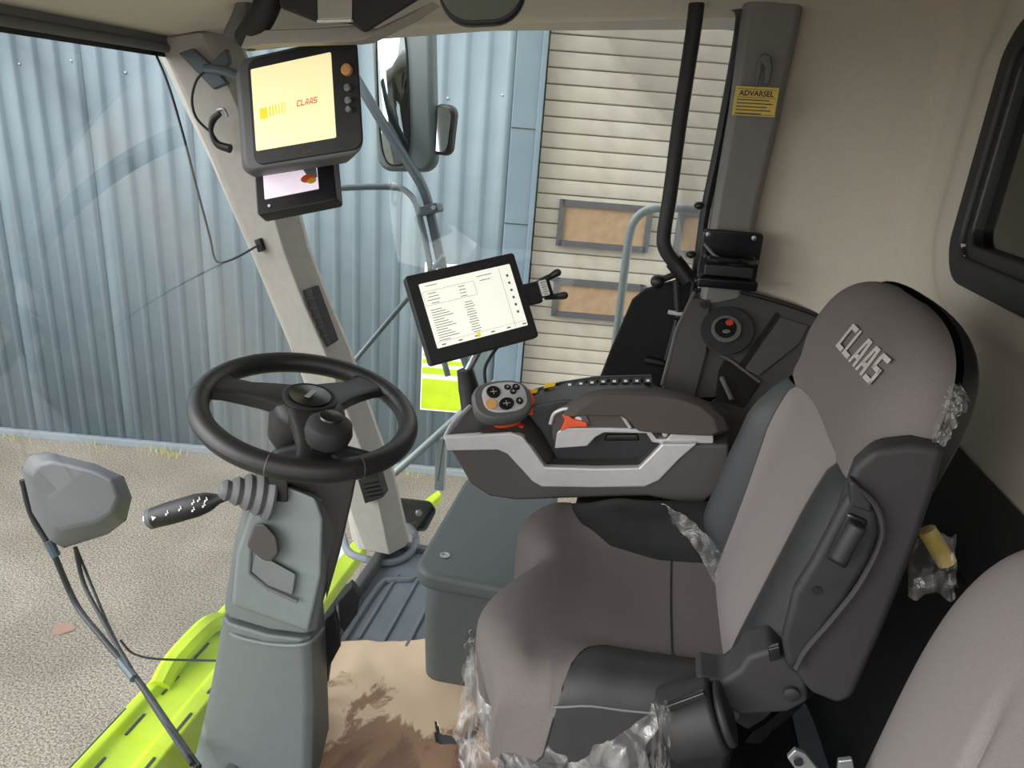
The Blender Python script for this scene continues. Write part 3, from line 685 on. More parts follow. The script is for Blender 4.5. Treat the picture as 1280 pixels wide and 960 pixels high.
# mounting bracket and cables behind
mbk = thing('monitor_bracket', 'dark grey metal bracket holding the upper monitor to the roof pillar', 'bracket', at(270, 95, Y=1.85))
MB().prism([at(x, y, Y=1.86) for x, y in ((222, 66), (240, 60), (262, 80), (282, 60), (286, 78), (274, 92), (284, 104), (266, 112))], (0, .02, 0)).build('bracket_plate', 'tube_dark', mbk, bevel=.004)
MB().tube([at(258, 86, Y=1.86), at(285, 90, Y=1.80), at(330, 110, Y=1.74)], .012, 10).build('bracket_arm', 'tube_dark', mbk)
cb = thing('connector_cable', 'black looped cable with plug on the front pillar beside the monitor', 'cable', at(262, 170, Y=1.86))
MB().tube([at(262, 84, Y=1.86), at(246, 100, Y=1.86), at(240, 125, Y=1.86), at(246, 148, Y=1.87), at(264, 166, Y=1.88)], .0035, 8).build('cable', 'rubber', cb)
MB().tube([at(275, 142, Y=1.86), at(266, 150, Y=1.86), at(264, 165, Y=1.86), at(272, 180, Y=1.86), at(288, 186, Y=1.86)], [.007, .010, .006, .010, .012], 10).build('plug', 'black', cb)
MB().tube([at(272, 138, Y=1.86), at(280, 137, Y=1.85), at(284, 146, Y=1.85)], .0045, 8).build('plug_pin', 'steel', cb)
hc = thing('hanging_cable', 'long thin black cable hanging from the roof and clipped to the front pillar', 'cable', at(270, 325, Y=1.87))
MB().tube([at(190, 57, Y=1.9), at(210, 105, Y=1.88), at(228, 165, Y=1.87), at(246, 235, Y=1.86), at(262, 295, Y=1.86), at(268, 322, Y=1.86), at(276, 328, Y=1.87), at(295, 322, Y=1.88), at(322, 307, Y=1.89)], .0034, 8).build('cable', 'black', hc)

# overhead console & interior mirror
oc = thing('overhead_console', 'black overhead radio console under the headliner above the monitors', 'console', at(440, 20, Y=1.55))
MB().loft([[at(x, y, Y=Y_) for x, y in ((350, 10), (345, -60), (560, -60), (530, -4), (456, 42), (440, 30), (395, 28))] for Y_ in (1.52, 1.62)]).build('console_body', 'rubber', oc, bevel=.008)
MB().prism([at(x, y, Y=1.515) for x, y in ((396, -8), (440, -10), (440, 24), (397, 25))], (0, .01, 0)).build('radio_face', 'chrome', oc, bevel=.002)
MB().prism([at(x, y, Y=1.508) for x, y in ((396, 25), (439, 24), (439, 27), (396, 28))], (0, .01, 0)).build('radio_trim', 'white', oc)
MB().prism([at(x, y, Y=1.6) for x, y in ((300, 60), (310, 38), (380, 36), (440, 32), (470, 36), (520, 12), (540, 2), (515, 20), (455, 50), (440, 52), (330, 55))], (0, .06, 0)).build('console_bracket', 'pillar', oc, bevel=.006)
MB().tube([at(300, -20, Y=1.66), at(305, 10, Y=1.66), at(290, 45, Y=1.7)], .02, 10).build('duct_trim', 'mid_grey', oc)
MB().tube([at(345, -25, Y=1.6), at(330, 15, Y=1.6), at(308, 50, Y=1.64)], .028, 12).build('duct_trim', 'rubber', oc)
im = thing('interior_mirror', 'rounded dark-rimmed interior rear view mirror at the top of the picture', 'mirror', at(602, 18, Y=1.2))
O = at(602, -20, Y=1.2); fr = Frame(O, RT - FWD * .1, V(-.05, .2, 1))
plate(fr, rrect(.135, .115, .05, 8), -.02, 0).build('mirror_housing', 'black', im, bevel=.006)
plate(fr, rrect(.125, .104, .046, 8), .0, .002).build('mirror_glass', 'mirror', im)
MB().tube([O + V(0, .02, .0), O + V(-.02, .06, .11)], .01, 8, smooth=0).build('mirror_stem', 'black', im)

# tablet terminal
tf = F3((-.3988, 1.6458, .9733), (.7956, .5721, .1994), (-.4167, .2779, .8655))
tb = thing('terminal_tablet', 'black-framed touch terminal with lit white menu screen on an arm', 'tablet', at(590, 520, Y=1.62))
plate(tf, rrect(.284, .219, .008, 4), -.03, 0).build('tablet_body', 'rubber', tb, bevel=.004)
ts = plate(tf, rrect(.236, .158, .002, 2, .003, .004), -.001, .0015).build('screen', 'scr_white', tb)
pb = MB(tf)
def bar(x, y, w_, h_=.0016): pb.box((.003 + x, .004 + y, .0018), (w_, h_, .0004))
bar(-.09, .071, .03); 
for k in range(4): bar(-.093 + .002 * (k % 2), .052 - k * .008, .020 + .006 * ((k * 7) % 3)); bar(-.018, .052 - k * .008, .016)
for k in range(13): w_ = .028 + .008 * ((k * 5) % 4); bar(-.108 + w_ / 2, .012 - k * .0062, w_); bar(-.012, .012 - k * .0062, .018 + .004 * (k % 3))
for k in range(6): pb.box((.003 + .103, .004 + .052 - k * .0185, .0018), (.006, .006, .0004))
for k in range(6): bar(-.1 + k * .042, -.073, .010, .003)
bar(.045, .066, .04); bar(.045, .055, .028)
pb.build('screen_print', 'grey_print', ts)
lb = MB(tf)
for (x, y, w_, h_) in ((-.05, .058, .13, .0006), (-.05, .024, .13, .0006), (-.115, .041, .0006, .034), (.015, .041, .0006, .034), (.086, .0, .0006, .15), (-.0, -.066, .23, .0006)): lb.box((.003 + x, .004 + y, .0018), (w_, h_, .0004))
lb.build('screen_rules', 'grey_print', ts)
plate(tf, rrect(.009, .010, .001, 1, -.008, -.068), .0015, .002).build('yellow_icon', 'screen_yellow', ts)
MB().tube([tf((-.01, -.10, -.025)), at(581, 470, Y=1.63)], .010, 12, smooth=0).build('arm_rod', 'steel', tb)
MB().tube([at(581, 462, Y=1.62), at(586, 486, Y=1.62), at(588, 515, Y=1.6)], [.020, .026, .022], 14).build('arm_joint', 'rubber', tb)
MB().tube([tf((.045, -.10, -.02)), at(612, 448, Y=1.64), at(606, 462, Y=1.63), at(607, 482, Y=1.6)], .004, 8).build('cable', 'black', tb)
ph = thing('phone_clamp', 'black two-pronged phone clamp on the right edge of the terminal tablet', 'phone holder', tf((.155, -.02, -.02)))
MB(tf).box((.16, .0, -.015), (.045, .055, .02)).build('clamp_block', 'rubber', ph, bevel=.004)
MB(tf).box((.195, .005, -.008), (.035, .045, .022)).build('clamp_head', 'black', ph, bevel=.004)
plate(tf, rrect(.020, .040, .002, 2, .190, .004), .003, .006).build('spec_label', 'white', ph)
lt = MB(tf)
for k in range(6): lt.box((.190, .018 - k * .006, .0063), (.014 - .004 * (k % 2), .0018, .0004))
lt.build('label_print', 'grey_print', ph)
for s_ in (1, -1):
    MB(tf).tube([(.19, .004 + s_ * .022, -.008), (.22, .004 + s_ * .026, -.006), (.236, .004 + s_ * .030, .002)], [.006, .008, .010], 10).build('prong', 'black', ph)
    MB(tf).ball((.238, .004 + s_ * .03, .003), .010, 12).build('prong_tip', 'rubber', ph)

# ================================================================== STEERING
wc = V(-.593, 1.168, .857); wn = V(.2006, -.076, .9767).normalized()
ax_ = V(1, 0, -.205).normalized(); wf = Frame(wc, ax_, wn.cross(ax_))
wt_ = thing('steering_wheel', 'black three-spoke steering wheel with a spinner knob', 'steering wheel', wf((0, 0, -.06)))
RM = .191
def rim(u, v):
    a = 6.2832 * u; b_ = 6.2832 * v; r1 = .0215; r2 = .0195
    return ((RM + r2 * cos(b_)) * cos(a), (RM + r2 * cos(b_)) * sin(a), r1 * sin(b_))
MB(wf).grid(rim, 96, 16).build('rim', 'wheel', wt_)
for a in (150, 203, 52, 92, -82, -36):
    a = rad(a); mb = MB(wf)
    mb.grid(lambda u, v: ((RM + .0202 * cos(6.2832 * v)) * cos(a + .010 * (u - .5)), (RM + .0202 * cos(6.2832 * v)) * sin(a + .010 * (u - .5)), .0222 * sin(6.2832 * v)), 1, 16); mb.build('rim_seam', 'mid_grey' if a < 0 else 'rubber', wt_)
for a in (188, 72, -58):
    a = rad(a); d = V(cos(a), sin(a), 0); p = V(-sin(a), cos(a), 0); rings = []
    for t, w_, h_, z in ((.035, .044, .020, .012), (.08, .034, .018, .008), (.12, .029, .016, .002), (.155, .032, .014, .0), (.19, .052, .012, .0)):
        rings.append([d * t * 1.0 + p * (w_ * math.copysign(abs(cos(b_)) ** .6, cos(b_))) + V(0, 0, z + h_ * math.copysign(abs(sin(b_)) ** .6, sin(b_))) for b_ in [6.2832 * k / 16 for k in range(16)]])
    MB(wf).loft(rings).build('spoke', 'wheel', wt_)
MB(wf).lathe([(.04, -.10), (.068, -.055), (.070, .0), (.062, .018), (.052, .026)], n=32).build('hub', 'wheel', wt_)
MB(wf).lathe([(.050, .022), (.050, .032), (.046, .034), (.038, .031)], n=32).build('horn_ring', 'rubber', wt_)
hb = MB(wf).lathe([(.039, .029), (.038, .035), (.005, .037)], n=28).build('horn_button', 'gloss_black', wt_)
MB(wf).box((.0, .0, .038), (.010, .03, .0015)).build('horn_badge', 'steel', hb, bevel=.001)
kb = MB(wf).lathe([(.012, .0), (.014, .03), (.036, .040), (.041, .058), (.038, .075), (.026, .086), (.006, .089)], (.090, -.112, -.01), n=28).build('spinner_knob', 'rubber', wt_)
MB(wf).lathe([(.020, .088), (.019, .091), (.003, .092)], (.090, -.112, -.01), n=20).build('knob_cap', 'gloss_black', kb)
MB(wf).tube([(.052, -.07, .01), (.09, -.12, .012)], .022, 12, smooth=0).build('knob_mount', 'wheel', wt_)
MB(wf).lathe([(.006, .03), (.006, .038), (.003, .039)], (.062, -.125, 0), n=10).build('mount_screw', 'steel', wt_)

# column: lofted from wheel to floor
sc = thing('steering_column', 'grey moulded steering column standing behind the steering wheel down to the floor', 'steering column', (-.69, 1.2, 0))
def colring(y, xl, xg, xr, Yf=1.06, Yb=1.24):
    L = at(xl, y, Y=Yf + .03); G = at(xg, y, Y=Yf); Rr = at(xr, y, Y=Yf + .10)
    up = 0
    pts = [L + V(.002, .06, 0), L, lerp(L, G, .12) + V(0, -.015, 0), lerp(L, G, .6) + V(0, -.018, 0), G + V(-.004, -.004, 0), G + V(.012, .012, 0), Rr, Rr + V(-.02, .08, 0), L + V(.03, .12, 0)]
    zm = sum(p.z for p in pts) / len(pts)
    return [V(p.x, p.y, lerp(p.z, G.z, .8)) for p in pts]
up_ = [(612, 322, 352, 443), (640, 308, 378, 436), (700, 294, 396, 424), (740, 288, 394, 414), (775, 283, 388, 407), (792, 282, 385, 402)]
MB().loft([colring(*r) for r in up_]).build('upper_shroud', 'column', sc, bevel=.006)
lo_ = [(798, 280, 380, 394), (830, 276, 382, 397), (880, 268, 384, 400), (930, 259, 382, 402), (990, 246, 380, 404), (1040, 236, 380, 404)]
MB().loft([colring(y, a, c, d) for y, a, c, d in lo_]).build('lower_shroud', 'column', sc, bevel=.006)
MB().tube([at(281, 786, Y=1.085), at(300, 797, Y=1.06), at(345, 806, Y=1.05), at(385, 804, Y=1.055), at(404, 785, Y=1.12)], .0035, 8).build('shroud_lip', 'column_panel', sc)
MB().loft([[at(x, y, Y=1.045 + d) for x, y in ((322, 612), (350, 604), (395, 622), (404, 648), (402, 720), (386, 790), (290, 756), (296, 690))] for d in (0, .03)]).build('front_panel', 'column_panel', sc, bevel=.008, seg=3)
MB().loft([[at(x, y, Y=1.07 + .03 * d + (x - 350) * .0008 * 1) for x, y in ((350, 575), (390, 560), (448, 585), (440, 625), (425, 690), (408, 750), (404, 640), (392, 618), (345, 600))] for d in (-.5, 1)]).build('side_shroud', 'column_dark', sc, bevel=.006)
MB().loft([[at(x, y, Y=Y_) for x, y in ((345, 560), (400, 548), (470, 566), (452, 598), (400, 600), (345, 604), (322, 580))] for Y_ in (1.08, 1.26)]).build('switch_housing', 'rubber', sc, bevel=.012, seg=3)
MB().loft([[at(x, y, Y=1.035 + d) for x, y in ((335, 592), (360, 596), (360, 628), (336, 626))] for d in (0, .03)]).build('housing_gap', 'black', sc, bevel=.004)
lt = MB().loft([[at(x, y, Y=1.035 + d) for x, y in ((318, 655), (330, 654), (346, 672), (349, 692), (340, 702), (328, 700), (308, 682))] for d in (-.012, .012)]).build('tilt_latch', 'column_dark', sc, bevel=.005)
MB().tube([at(x, y, Y=1.036) for x, y in ((314, 684), (312, 716), (335, 735), (372, 752))], .004, 8, smooth=0).build('recess_edge', 'mid_grey', sc)
MB().loft([[at(x, y, Y=1.036 + d) for x, y in ((320, 690), (345, 704), (370, 718), (366, 744), (335, 732), (314, 714))] for d in (-.002, .012)]).build('latch_recess', 'column', sc, bevel=.003)
MB().loft([[V(-.69 + a * x, 1.18 + c * y, z) for x, y in rrect(2, 2, .5)] for a, c, z in ((.07, .08, .08), (.09, .10, .0))]).build('foot_cover', 'column_dark', sc, bevel=.006)
# control stalk
st0, st1 = at(292, 618, Y=1.02), at(190, 648, Y=.99)
sf_d = (st1 - st0).normalized()
lv = MB().tube([st0, lerp(st0, st1, .18), lerp(st0, st1, .3), lerp(st0, st1, .45), lerp(st0, st1, .75), lerp(st0, st1, .97)], [.007, .009, .017, .021, .021, .019], 18, smooth=2).build('control_stalk', 'black', sc)
MB().tube([lerp(st0, st1, .96), lerp(st0, st1, 1.02)], [.019, .019], 18, smooth=0).build('stalk_end_ring', 'mid_grey', lv)
MB().tube([lerp(st0, st1, 1.01), lerp(st0, st1, 1.06)], [.013, .012], 16, smooth=0).build('horn_push', 'chrome', lv)
isy = MB()
for k, (t, dy) in enumerate(((.88, .0), (.72, .001), (.56, .002), (.40, .006), (.42, -.006), (.34, .008), (.30, -.004), (.26, .004))):
    c = lerp(st0, st1, t); vd = (CAM - c).normalized(); vd = (vd - sf_d * vd.dot(sf_d)).normalized(); f2 = Frame(c + vd * (.0228 if t > .5 else .0215 if t > .35 else .0185), -sf_d, vd.cross(-sf_d))
    m2 = MB(f2); q = .0042
    if k == 0: m2.add([(-q, -q, 0), (q, 0, 0), (-q, q, 0)], [(0, 1, 2)])
    else:
        m2.box((0, dy, 0), (q * 1.5, .0012, .0006)).box((q * .4, dy + .003, 0), (.0014, q, .0006)).box((-q * .6, dy - .002, 0), (q * .7, q * .5, .0006))
    isy.v += m2.v; isy.f += [tuple(i + len(isy.v) - len(m2.v) for i in f) for f in m2.f]
isy.build('stalk_symbols', 'white', lv)
b0, b1 = at(340, 618, Y=1.06), at(288, 613, Y=1.02)
prf_ = []
for k in range(5):
    h = k * .022; prf_ += [(.046 - k * .0072, h), (.049 - k * .0075, h + .006), (.043 - k * .0072, h + .016), (.037 - k * .0068, h + .019)]
MB().lathe([(r, h * .85) for r, h in prf_], b0, b1 - b0, 24).build('rubber_boot', 'mid_grey', sc)

# brake pedals
for k, (pp, lab) in enumerate((((((422, 752), (440, 733), (450, 745), (447, 768), (430, 792), (424, 782)), 1.3), 'upper black rubber brake pedal beside the steering column'), ((((406, 775), (418, 764), (424, 790), (426, 808), (411, 836), (405, 810)), 1.24), 'lower black rubber brake pedal beside the steering column'))):
    pts, Y0 = pp
    pd = thing('brake_pedal', lab, 'pedal', at(pts[0][0], pts[0][1] + 60, Y=Y0), 'brake pedals')
    MB().prism([at(x, y, Y=Y0) for x, y in pts], (-.012, .03, .0)).build('pedal_pad', 'rubber', pd, bevel=.004)
    c = at(pts[0][0] + 6, pts[0][1] + 20, Y=Y0 + .03)
    MB().tube([c, c + V(-.04, .04, -.05), V(-.66, Y0 + .06, .03)], .009, 8).build('pedal_arm', 'black', pd)

# ================================================================== STORAGE BOX
sb_ = thing('cool_box', 'grey lidded cool box on the floor under the arm console', 'storage box', (-.33, 1.7, 0))
MB().loft([[(x, y, z) for x, y in rrect(.26 * k, .53 * k, .05, 6, -.315, 1.70)] for k, z in ((.93, .0), (.97, .16), (.97, .325))]).build('box_body', 'box_grey', sb_, bevel=.004)
MB().loft([[(x, y, z) for x, y in rrect(.29, .55, .055, 6, -.315, 1.69)] for z in (.315, .365)]).build('lid', 'box_grey', sb_, bevel=.016, seg=4)
MB().lathe([(.013, .363), (.013, .368), (.008, .368), (.007, .366)], (-.40, 1.50, 0), n=16).build('lid_screw', 'steel', sb_)
MB().lathe([(.010, .363), (.010, .368), (.006, .368)], (-.41, 1.92, 0), n=16).build('lid_screw', 'mid_grey', sb_)

# ================================================================== CARDBOARD
zc = .010
hole = [(x, y) for x, y in ((545, 900), (551, 918), (580, 925), (584, 917), (596, 912), (601, 892), (607, 894), (606, 902), (600, 904), (596, 918), (590, 921), (580, 929), (562, 931), (544, 930))]
def inpoly(p, poly):
    c = False; n = len(poly)
    for i in range(n):
        a, b_ = poly[i], poly[i - 1]
        if (a[1] > p[1]) != (b_[1] > p[1]) and p[0] < (b_[0] - a[0]) * (p[1] - a[1]) / (b_[1] - a[1]) + a[0]: c = not c
    return c
HP = [(lambda q: (q.x, q.y))(at(x, y, Z=zc)) for x, y in hole]
c00, c01 = at(398, 806, Z=zc), at(596, 794, Z=zc); c10, c11 = at(385, 1010, Z=zc), at(640, 1000, Z=zc)
def card(u, v):
    p = lerp(lerp(c00, c01, v), lerp(c10, c11, v), u); z = zc + .006 * sin(v * 9 + u * 2) * (1 - u) + .004 * noise.noise(p * 14)
    wob = .006 * noise.noise(V(v * 12, 0, 3)) * (1 - u)
    return (p.x, p.y + wob, max(z, .004))
MB().grid(card, 110, 110, lambda u, v: inpoly((card(u, v)[0], card(u, v)[1]), HP)).build('cardboard_sheet', 'cardboard', solid=.003)
tag(bpy.data.objects['cardboard_sheet'], 'stained torn brown cardboard sheet lying on the cab floor', 'cardboard')

# ================================================================== OPERATOR SEAT
os_ = thing('operator_seat', 'grey fabric and black leather operator seat with lettered headrest', 'seat', (.15, 1.15, 0))
ZT = .60
def topz(x, l):
    z = ZT + .035 * sstep(.13, .24, abs(l)) * sstep(-.10, .02, x) + .03 * sstep(.0, .25, x) * sstep(.12, .25, abs(l)) + .015 * sstep(.05, .25, l)
    z += .012 * sstep(-.02, -.14, x) - .012 * math.exp(-((x - .08) / .12) ** 2) * math.exp(-(l / .13) ** 2)
    return z
TAB_S = (.04, .055)
def cush(t, s, H=.13):
    """t: arclength from front bottom (0) to rear; s: signed lateral arclength"""
    r = .055; q = math.pi / 2 * r
    if t < H: x, dz = 0, t - H - r
    elif t < H + q: a = (t - H) / r; x, dz = r * (1 - cos(a)), -r * (1 - sin(a))
    else: x, dz = r + (t - H - q), 0
    hw = .225
    a_s = abs(s)
    if a_s < hw: l, ds = a_s, 0
    elif a_s < hw + q: a = (a_s - hw) / r; l, ds = hw + r * sin(a), -r * (1 - cos(a))
    else: l, ds = hw + r, -r - (a_s - hw - q)
    l = math.copysign(l, s)
    k = sstep(.16, .0, x)
    l *= (1 - .06 * k * k) * (1 + (.11 if l > 0 else .02))
    lobe = .055 * math.exp(-((l + .11) / .11) ** 2) + .045 * math.exp(-((l - .19) / .075) ** 2) - .02 * math.exp(-((l - .06) / .04) ** 2)
    X = -.155 + x - lobe * sstep(.13, .0, x) + .05 * max(0, abs(l) / .28 - .55) * k * (1 if l < 0 else .8)
    z = topz(X, l) + (dz + ds if (dz > -r and ds > -r) else max(min(dz, ds), -.19) if ds > -.001 or dz > -.001 else max(-.19, dz + ds))
    return V(X, 1.15 + l, z)
TT = .13 + .0864 + .435
def ttab(X):   # arclength for an x on the flat
    return .13 + .0864 + (X + .155 - .055)
fb = [(-1, .45), (-.155, .45), (-.12, .36), (-.095, .24), (-.06, .17), (.0, .128), (.1, .115), (.25, .13)]
nb = [(-1, .45), (-.085, .45), (-.065, .40), (-.055, .33), (-.04, .25), (-.015, .19), (.015, .163), (.14, .155), (.25, .145)]
SMAX = .225 + .0864 + .10
def bnd(tab, t): return min(SMAX, interp(tab, t - ttab(0)))
NT = 70
def zone(s0, s1, nv, t0=0, t1=TT):
    return MB().grid(lambda u, v: cush(lerp(t0, t1, u), lerp(s0(lerp(t0, t1, u)), s1(lerp(t0, t1, u)), v)), NT, nv)
tsm = ttab(.125)
cc = zone(lambda t: -bnd(nb, t), lambda t: bnd(fb, t), 40, 0, tsm).build('seat_cushion', 'fabric_dark', os_, ang=80)
zone(lambda t: -bnd(nb, t), lambda t: bnd(fb, t), 40, tsm, TT).build('rear_cushion_strip', 'fabric', os_, ang=80)
tn0 = ttab(-.085); tf0 = ttab(-.155)
zone(lambda t: -.3, lambda t: -min(.3, bnd(nb, t)), 12, tn0, ttab(.215)).build('side_bolster', 'leather', os_, ang=80)
zone(lambda t: -interp([(.0, SMAX), (.07, SMAX), (.12, .355), (.2, .33), (.3, .32)], t - ttab(0)), lambda t: -max(.3, min(SMAX, bnd(nb, t))), 8, tn0, ttab(.17)).build('side_skirt', 'shell', os_, ang=80)
zone(lambda t: bnd(fb, t), lambda t: SMAX, 18, tf0, TT).build('side_bolster', 'leather', os_, ang=80)
MB().tube([cush(lerp(tn0 + .03, ttab(.19), k / 16), -.3) + V(0, -.001, 0) for k in range(17)], .0022, 6, smooth=0).build('piping', 'mid_grey', os_)
MB().tube([cush(tsm, lerp(-bnd(nb, tsm), bnd(fb, tsm), k / 16)) for k in range(17)], .0018, 6, smooth=0).build('seam', 'leather', os_)
for tab, sg_, ta in ((nb, -1, -.075), (fb, 1, -.14)):
    MB().tube([cush(lerp(ttab(ta), TT, k / 40), sg_ * bnd(tab, lerp(ttab(ta), TT, k / 40))) for k in range(41)], .0016, 6, smooth=0).build('seam', 'leather', os_)
MB().box((.06, 1.15, .46), (.36, .44, .12)).build('seat_pan', 'black', os_, bevel=.02)
MB().loft([[(x, y, z) for x, y in rrect(.40 * k, .42 * k, .04, 4, .08, 1.15)] for k, z in ((1.05, .20), (.9, .26), (1.0, .30), (.88, .35), (.95, .41))]).build('suspension_bellows', 'matte_black', os_)
MB().box((.15, 1.10, .10), (.62, .62, .20)).build('seat_plinth', 'matte_black', os_, bevel=.02)

# backrest
J = V(.262, 1.15, .585); th = rad(11.8); BA = V(sin(th), 0, cos(th)); BN = V(-cos(th), 0, sin(th)); BY = V(0, 1, 0)
HT = .63
def bw(h): return interp([(-.06, .20), (0, .235), (.08, .265), (.2, .275), (.42, .268)], h) if h < .42 else .268 * (max(0, 1 - ((h - .42) / (HT - .42)) ** 4.2)) ** .36
def bd(l, h):
    w_ = max(bw(h), 1e-4); q = min(1, abs(l) / w_)
    D = .055 * (1 - max(0, (h - .30) / (HT - .30)) ** 7) ** .5 if h < HT else 0
    D += .018 * sstep(.40, .50, h) * (1 - max(0, (h - .30) / (HT - .30)) ** 5)
    e = max(0, 1 - q ** 6) ** .5
    bol = (.055 if l > 0 else .018) * math.exp(-((abs(l) - .21) / .05) ** 2) * sstep(-.05, .08, h) * sstep(.46, .30, h)
    return D * e + bol * max(0, 1 - q ** 10) ** .5 - .012 * math.exp(-((h - .402) / .008) ** 2) * e * .6
def BP(l, h, d=None): return J + BA * h + BY * l + BN * (bd(l, h) if d is None else d)
def ib(h): return interp([(-.06, .10), (0, .115), (.1, .128), (.2, .142), (.3, .155), (.42, .165)], h)
def ibn(h): return interp([(-.06, .145), (0, .15), (.42, .165)], h)
def seam(l): return .400 + .022 * max(0, 1 - (l / .16) ** 2) - .0 * abs(l)
def lat(u, a, b_, w_, e0=False, e1=False):
    return lerp(a, b_, u)
def edge(t): return 1 - (1 - t) ** 2.2
# insert
MB().grid(lambda u, v: BP(lerp(-ibn(lerp(-.05, .4, v)), ib(lerp(-.05, .4, v)), u), lerp(-.05, seam(lerp(-1, 1, u) * .16), v)), 24, 40).build('backrest', 'fabric_light', os_, ang=80)
for s_ in (-1, 1):
    def bo(u, v):
        hm = .40 + (.06 * sstep(.3, 1, u) if s_ > 0 else 0); h = lerp(-.05, hm, v); l0 = (ib if s_ > 0 else ibn)(h); w_ = bw(h); l = l0 + (w_ - l0) * edge(u)
        return BP(s_ * l, h)
    MB().grid(bo, 22, 40).build('back_bolster', 'leather_pale' if s_ > 0 else 'leather', os_, ang=80)
    MB().tube([BP(s_ * (ib if s_ > 0 else ibn)(lerp(-.05, .4, k / 30)), lerp(-.05, .4, k / 30)) for k in range(31)], .0016, 6, smooth=0).build('seam', 'shell', os_)
def hd(u, v):
    k = 2 * u - 1; k = math.copysign(1 - (1 - abs(k)) ** 2.0, k)
    h0 = seam(k * .27) if abs(k * .27) < .165 else .40 + (.06 * sstep(.16, .27, k * .27) if k > 0 else 0)
    hh = lerp(h0, HT - .0005, 1 - (1 - v) ** 1.8)
    return BP(k * bw(hh), hh)
MB().grid(hd, 48, 40).build('headrest', 'fabric', os_, ang=80)
MB().tube([BP(l, seam(l), bd(l, seam(l)) - .001) for l in [lerp(-.16, .16, k / 20) for k in range(21)]], .002, 6, smooth=0).build('seam', 'fabric_dark', os_)
# back shell
def bs_(u, v):
    k = 2 * u - 1; h = lerp(-.08, HT, 1 - (1 - v) ** 1.8); w_ = (bw(h) + .004) if h < HT - .01 else bw(h)
    d = -.06 * max(0, 1 - abs(k) ** 4) ** .5 * (max(0, 1 - max(0, (h - .35) / (HT - .35)) ** 5)) ** .5 - .006
    return J + BA * (h + .006 * v) + BY * (k * w_) + BN * d
MB().grid(bs_, 40, 40).build('back_shell', 'black', os_, ang=80)
# lettering on the headrest
Lc = BP(-.100, .545); hx = -BY
tn_ = (BP(-.100, .57) - BP(-.100, .52)).normalized()
hf = Frame(Lc + BN * .001, BP(-.180, .545) - BP(-.020, .545), tn_)
block_word('embroidered_lettering', 'CLAAS', hf, .042, 'lettering', os_, 0, 0, 0, .1, .0015, .70, .28)
# near side cover with handle
sd_ = [(1066, 585), (1092, 562), (1140, 556), (1182, 562), (1170, 610), (1143, 690), (1103, 790), (1066, 874), (1048, 883), (1012, 868), (990, 838), (992, 800), (1018, 752), (1036, 700), (1046, 640)]
MB().prism([at(x, y, Y=.855) for x, y in sd_], (.012, .045, 0)).build('side_cover', 'shell', os_, bevel=.014, seg=4)
sd2 = [(1046, 640), (1070, 600), (1098, 640), (1103, 665), (1092, 700), (1060, 752), (1010, 822), (990, 850), (980, 830), (975, 800), (990, 740), (1015, 700)]
MB().prism([at(x, y, Y=.846) for x, y in sd2], (.008, .03, 0)).build('side_cover_inner', 'leather', os_, bevel=.012, seg=4)
MB().tube([at(x, y, Y=.844) for x, y in ((1066, 606), (1090, 626), (1102, 650), (1100, 680), (1075, 730), (1040, 775), (1008, 812), (995, 836))], .004, 8).build('cover_edge', 'shell', os_)
hp = MB().prism([at(x, y, Y=.842) for x, y in ((1061, 640), (1088, 652), (1058, 715), (1032, 700))], (0, .02, 0)).build('handle_recess', 'gloss_black', os_, bevel=.006)
MB().tube([at(1073, 655, Y=.835), at(1047, 700, Y=.835)], .011, 14, smooth=0).build('recline_handle', 'leather', hp, bevel=.004)
MB().prism([at(x, y, Y=.84) for x, y in ((1062, 604), (1070, 602), (1090, 630), (1090, 642), (1064, 634))], (0, .02, 0)).build('handle_hood', 'leather', os_, bevel=.005)
MB().lathe([(.006, 0), (.006, .002)], at(1021, 738, Y=.8455), (0, -1, 0), 12).build('screw_hole', 'black', os_)
MB().prism([at(x, y, Y=.862) for x, y in ((872, 846), (905, 852), (925, 838), (934, 822), (965, 812), (985, 822), (1008, 850), (1012, 878), (985, 892), (925, 896), (898, 880), (870, 866))], (0, .06, 0)).build('hinge_cover', 'shell', os_, bevel=.008, seg=3)
MB().lathe([(.011, 0), (.011, .005), (.007, .007)], at(989, 866, Y=.860), (0, -1, 0), 16).build('hinge_bolt', 'leather', os_)
MB().prism([at(x, y, Y=.856) for x, y in ((960, 812), (975, 808), (977, 824), (963, 828))], (0, .01, 0)).build('hinge_pin', 'gloss_black', os_, bevel=.002)

# seat adjuster drum under the near side
ad = thing('adjuster_drum', 'black cylindrical seat adjuster housing below the cushion edge', 'seat adjuster', at(868, 950, Y=.86))
MB().tube([at(832, 905, Y=.84), at(900, 893, Y=.84)], .052, 28, smooth=0).build('drum', 'rubber', ad, bevel=.008, seg=3)
MB().tube([at(900, 893, Y=.84), at(912, 891, Y=.84)], .044, 28, smooth=0).build('drum_cap', 'leather', ad, bevel=.006)
MB().prism([at(x, y, Y=.80) for x, y in ((826, 886), (880, 866), (884, 872), (830, 894))], (0, .01, 0)).build('drum_ledge', 'gloss_black', ad, bevel=.002)
bkl = thing('floor_latch', 'small grey metal latch with a round hole beside the passenger seat', 'latch', at(1005, 955, Y=.75))
MB().prism([at(x, y, Y=.78) for x, y in ((984, 948), (994, 938), (1008, 944), (1030, 972), (1010, 985))], (0, .008, .0)).build('latch_plate', 'steel', bkl, bevel=.002)
MB().lathe([(.006, 0), (.006, .002)], at(998, 952, Y=.778), (0, -1, 0), 12).build('latch_hole', 'black', bkl)
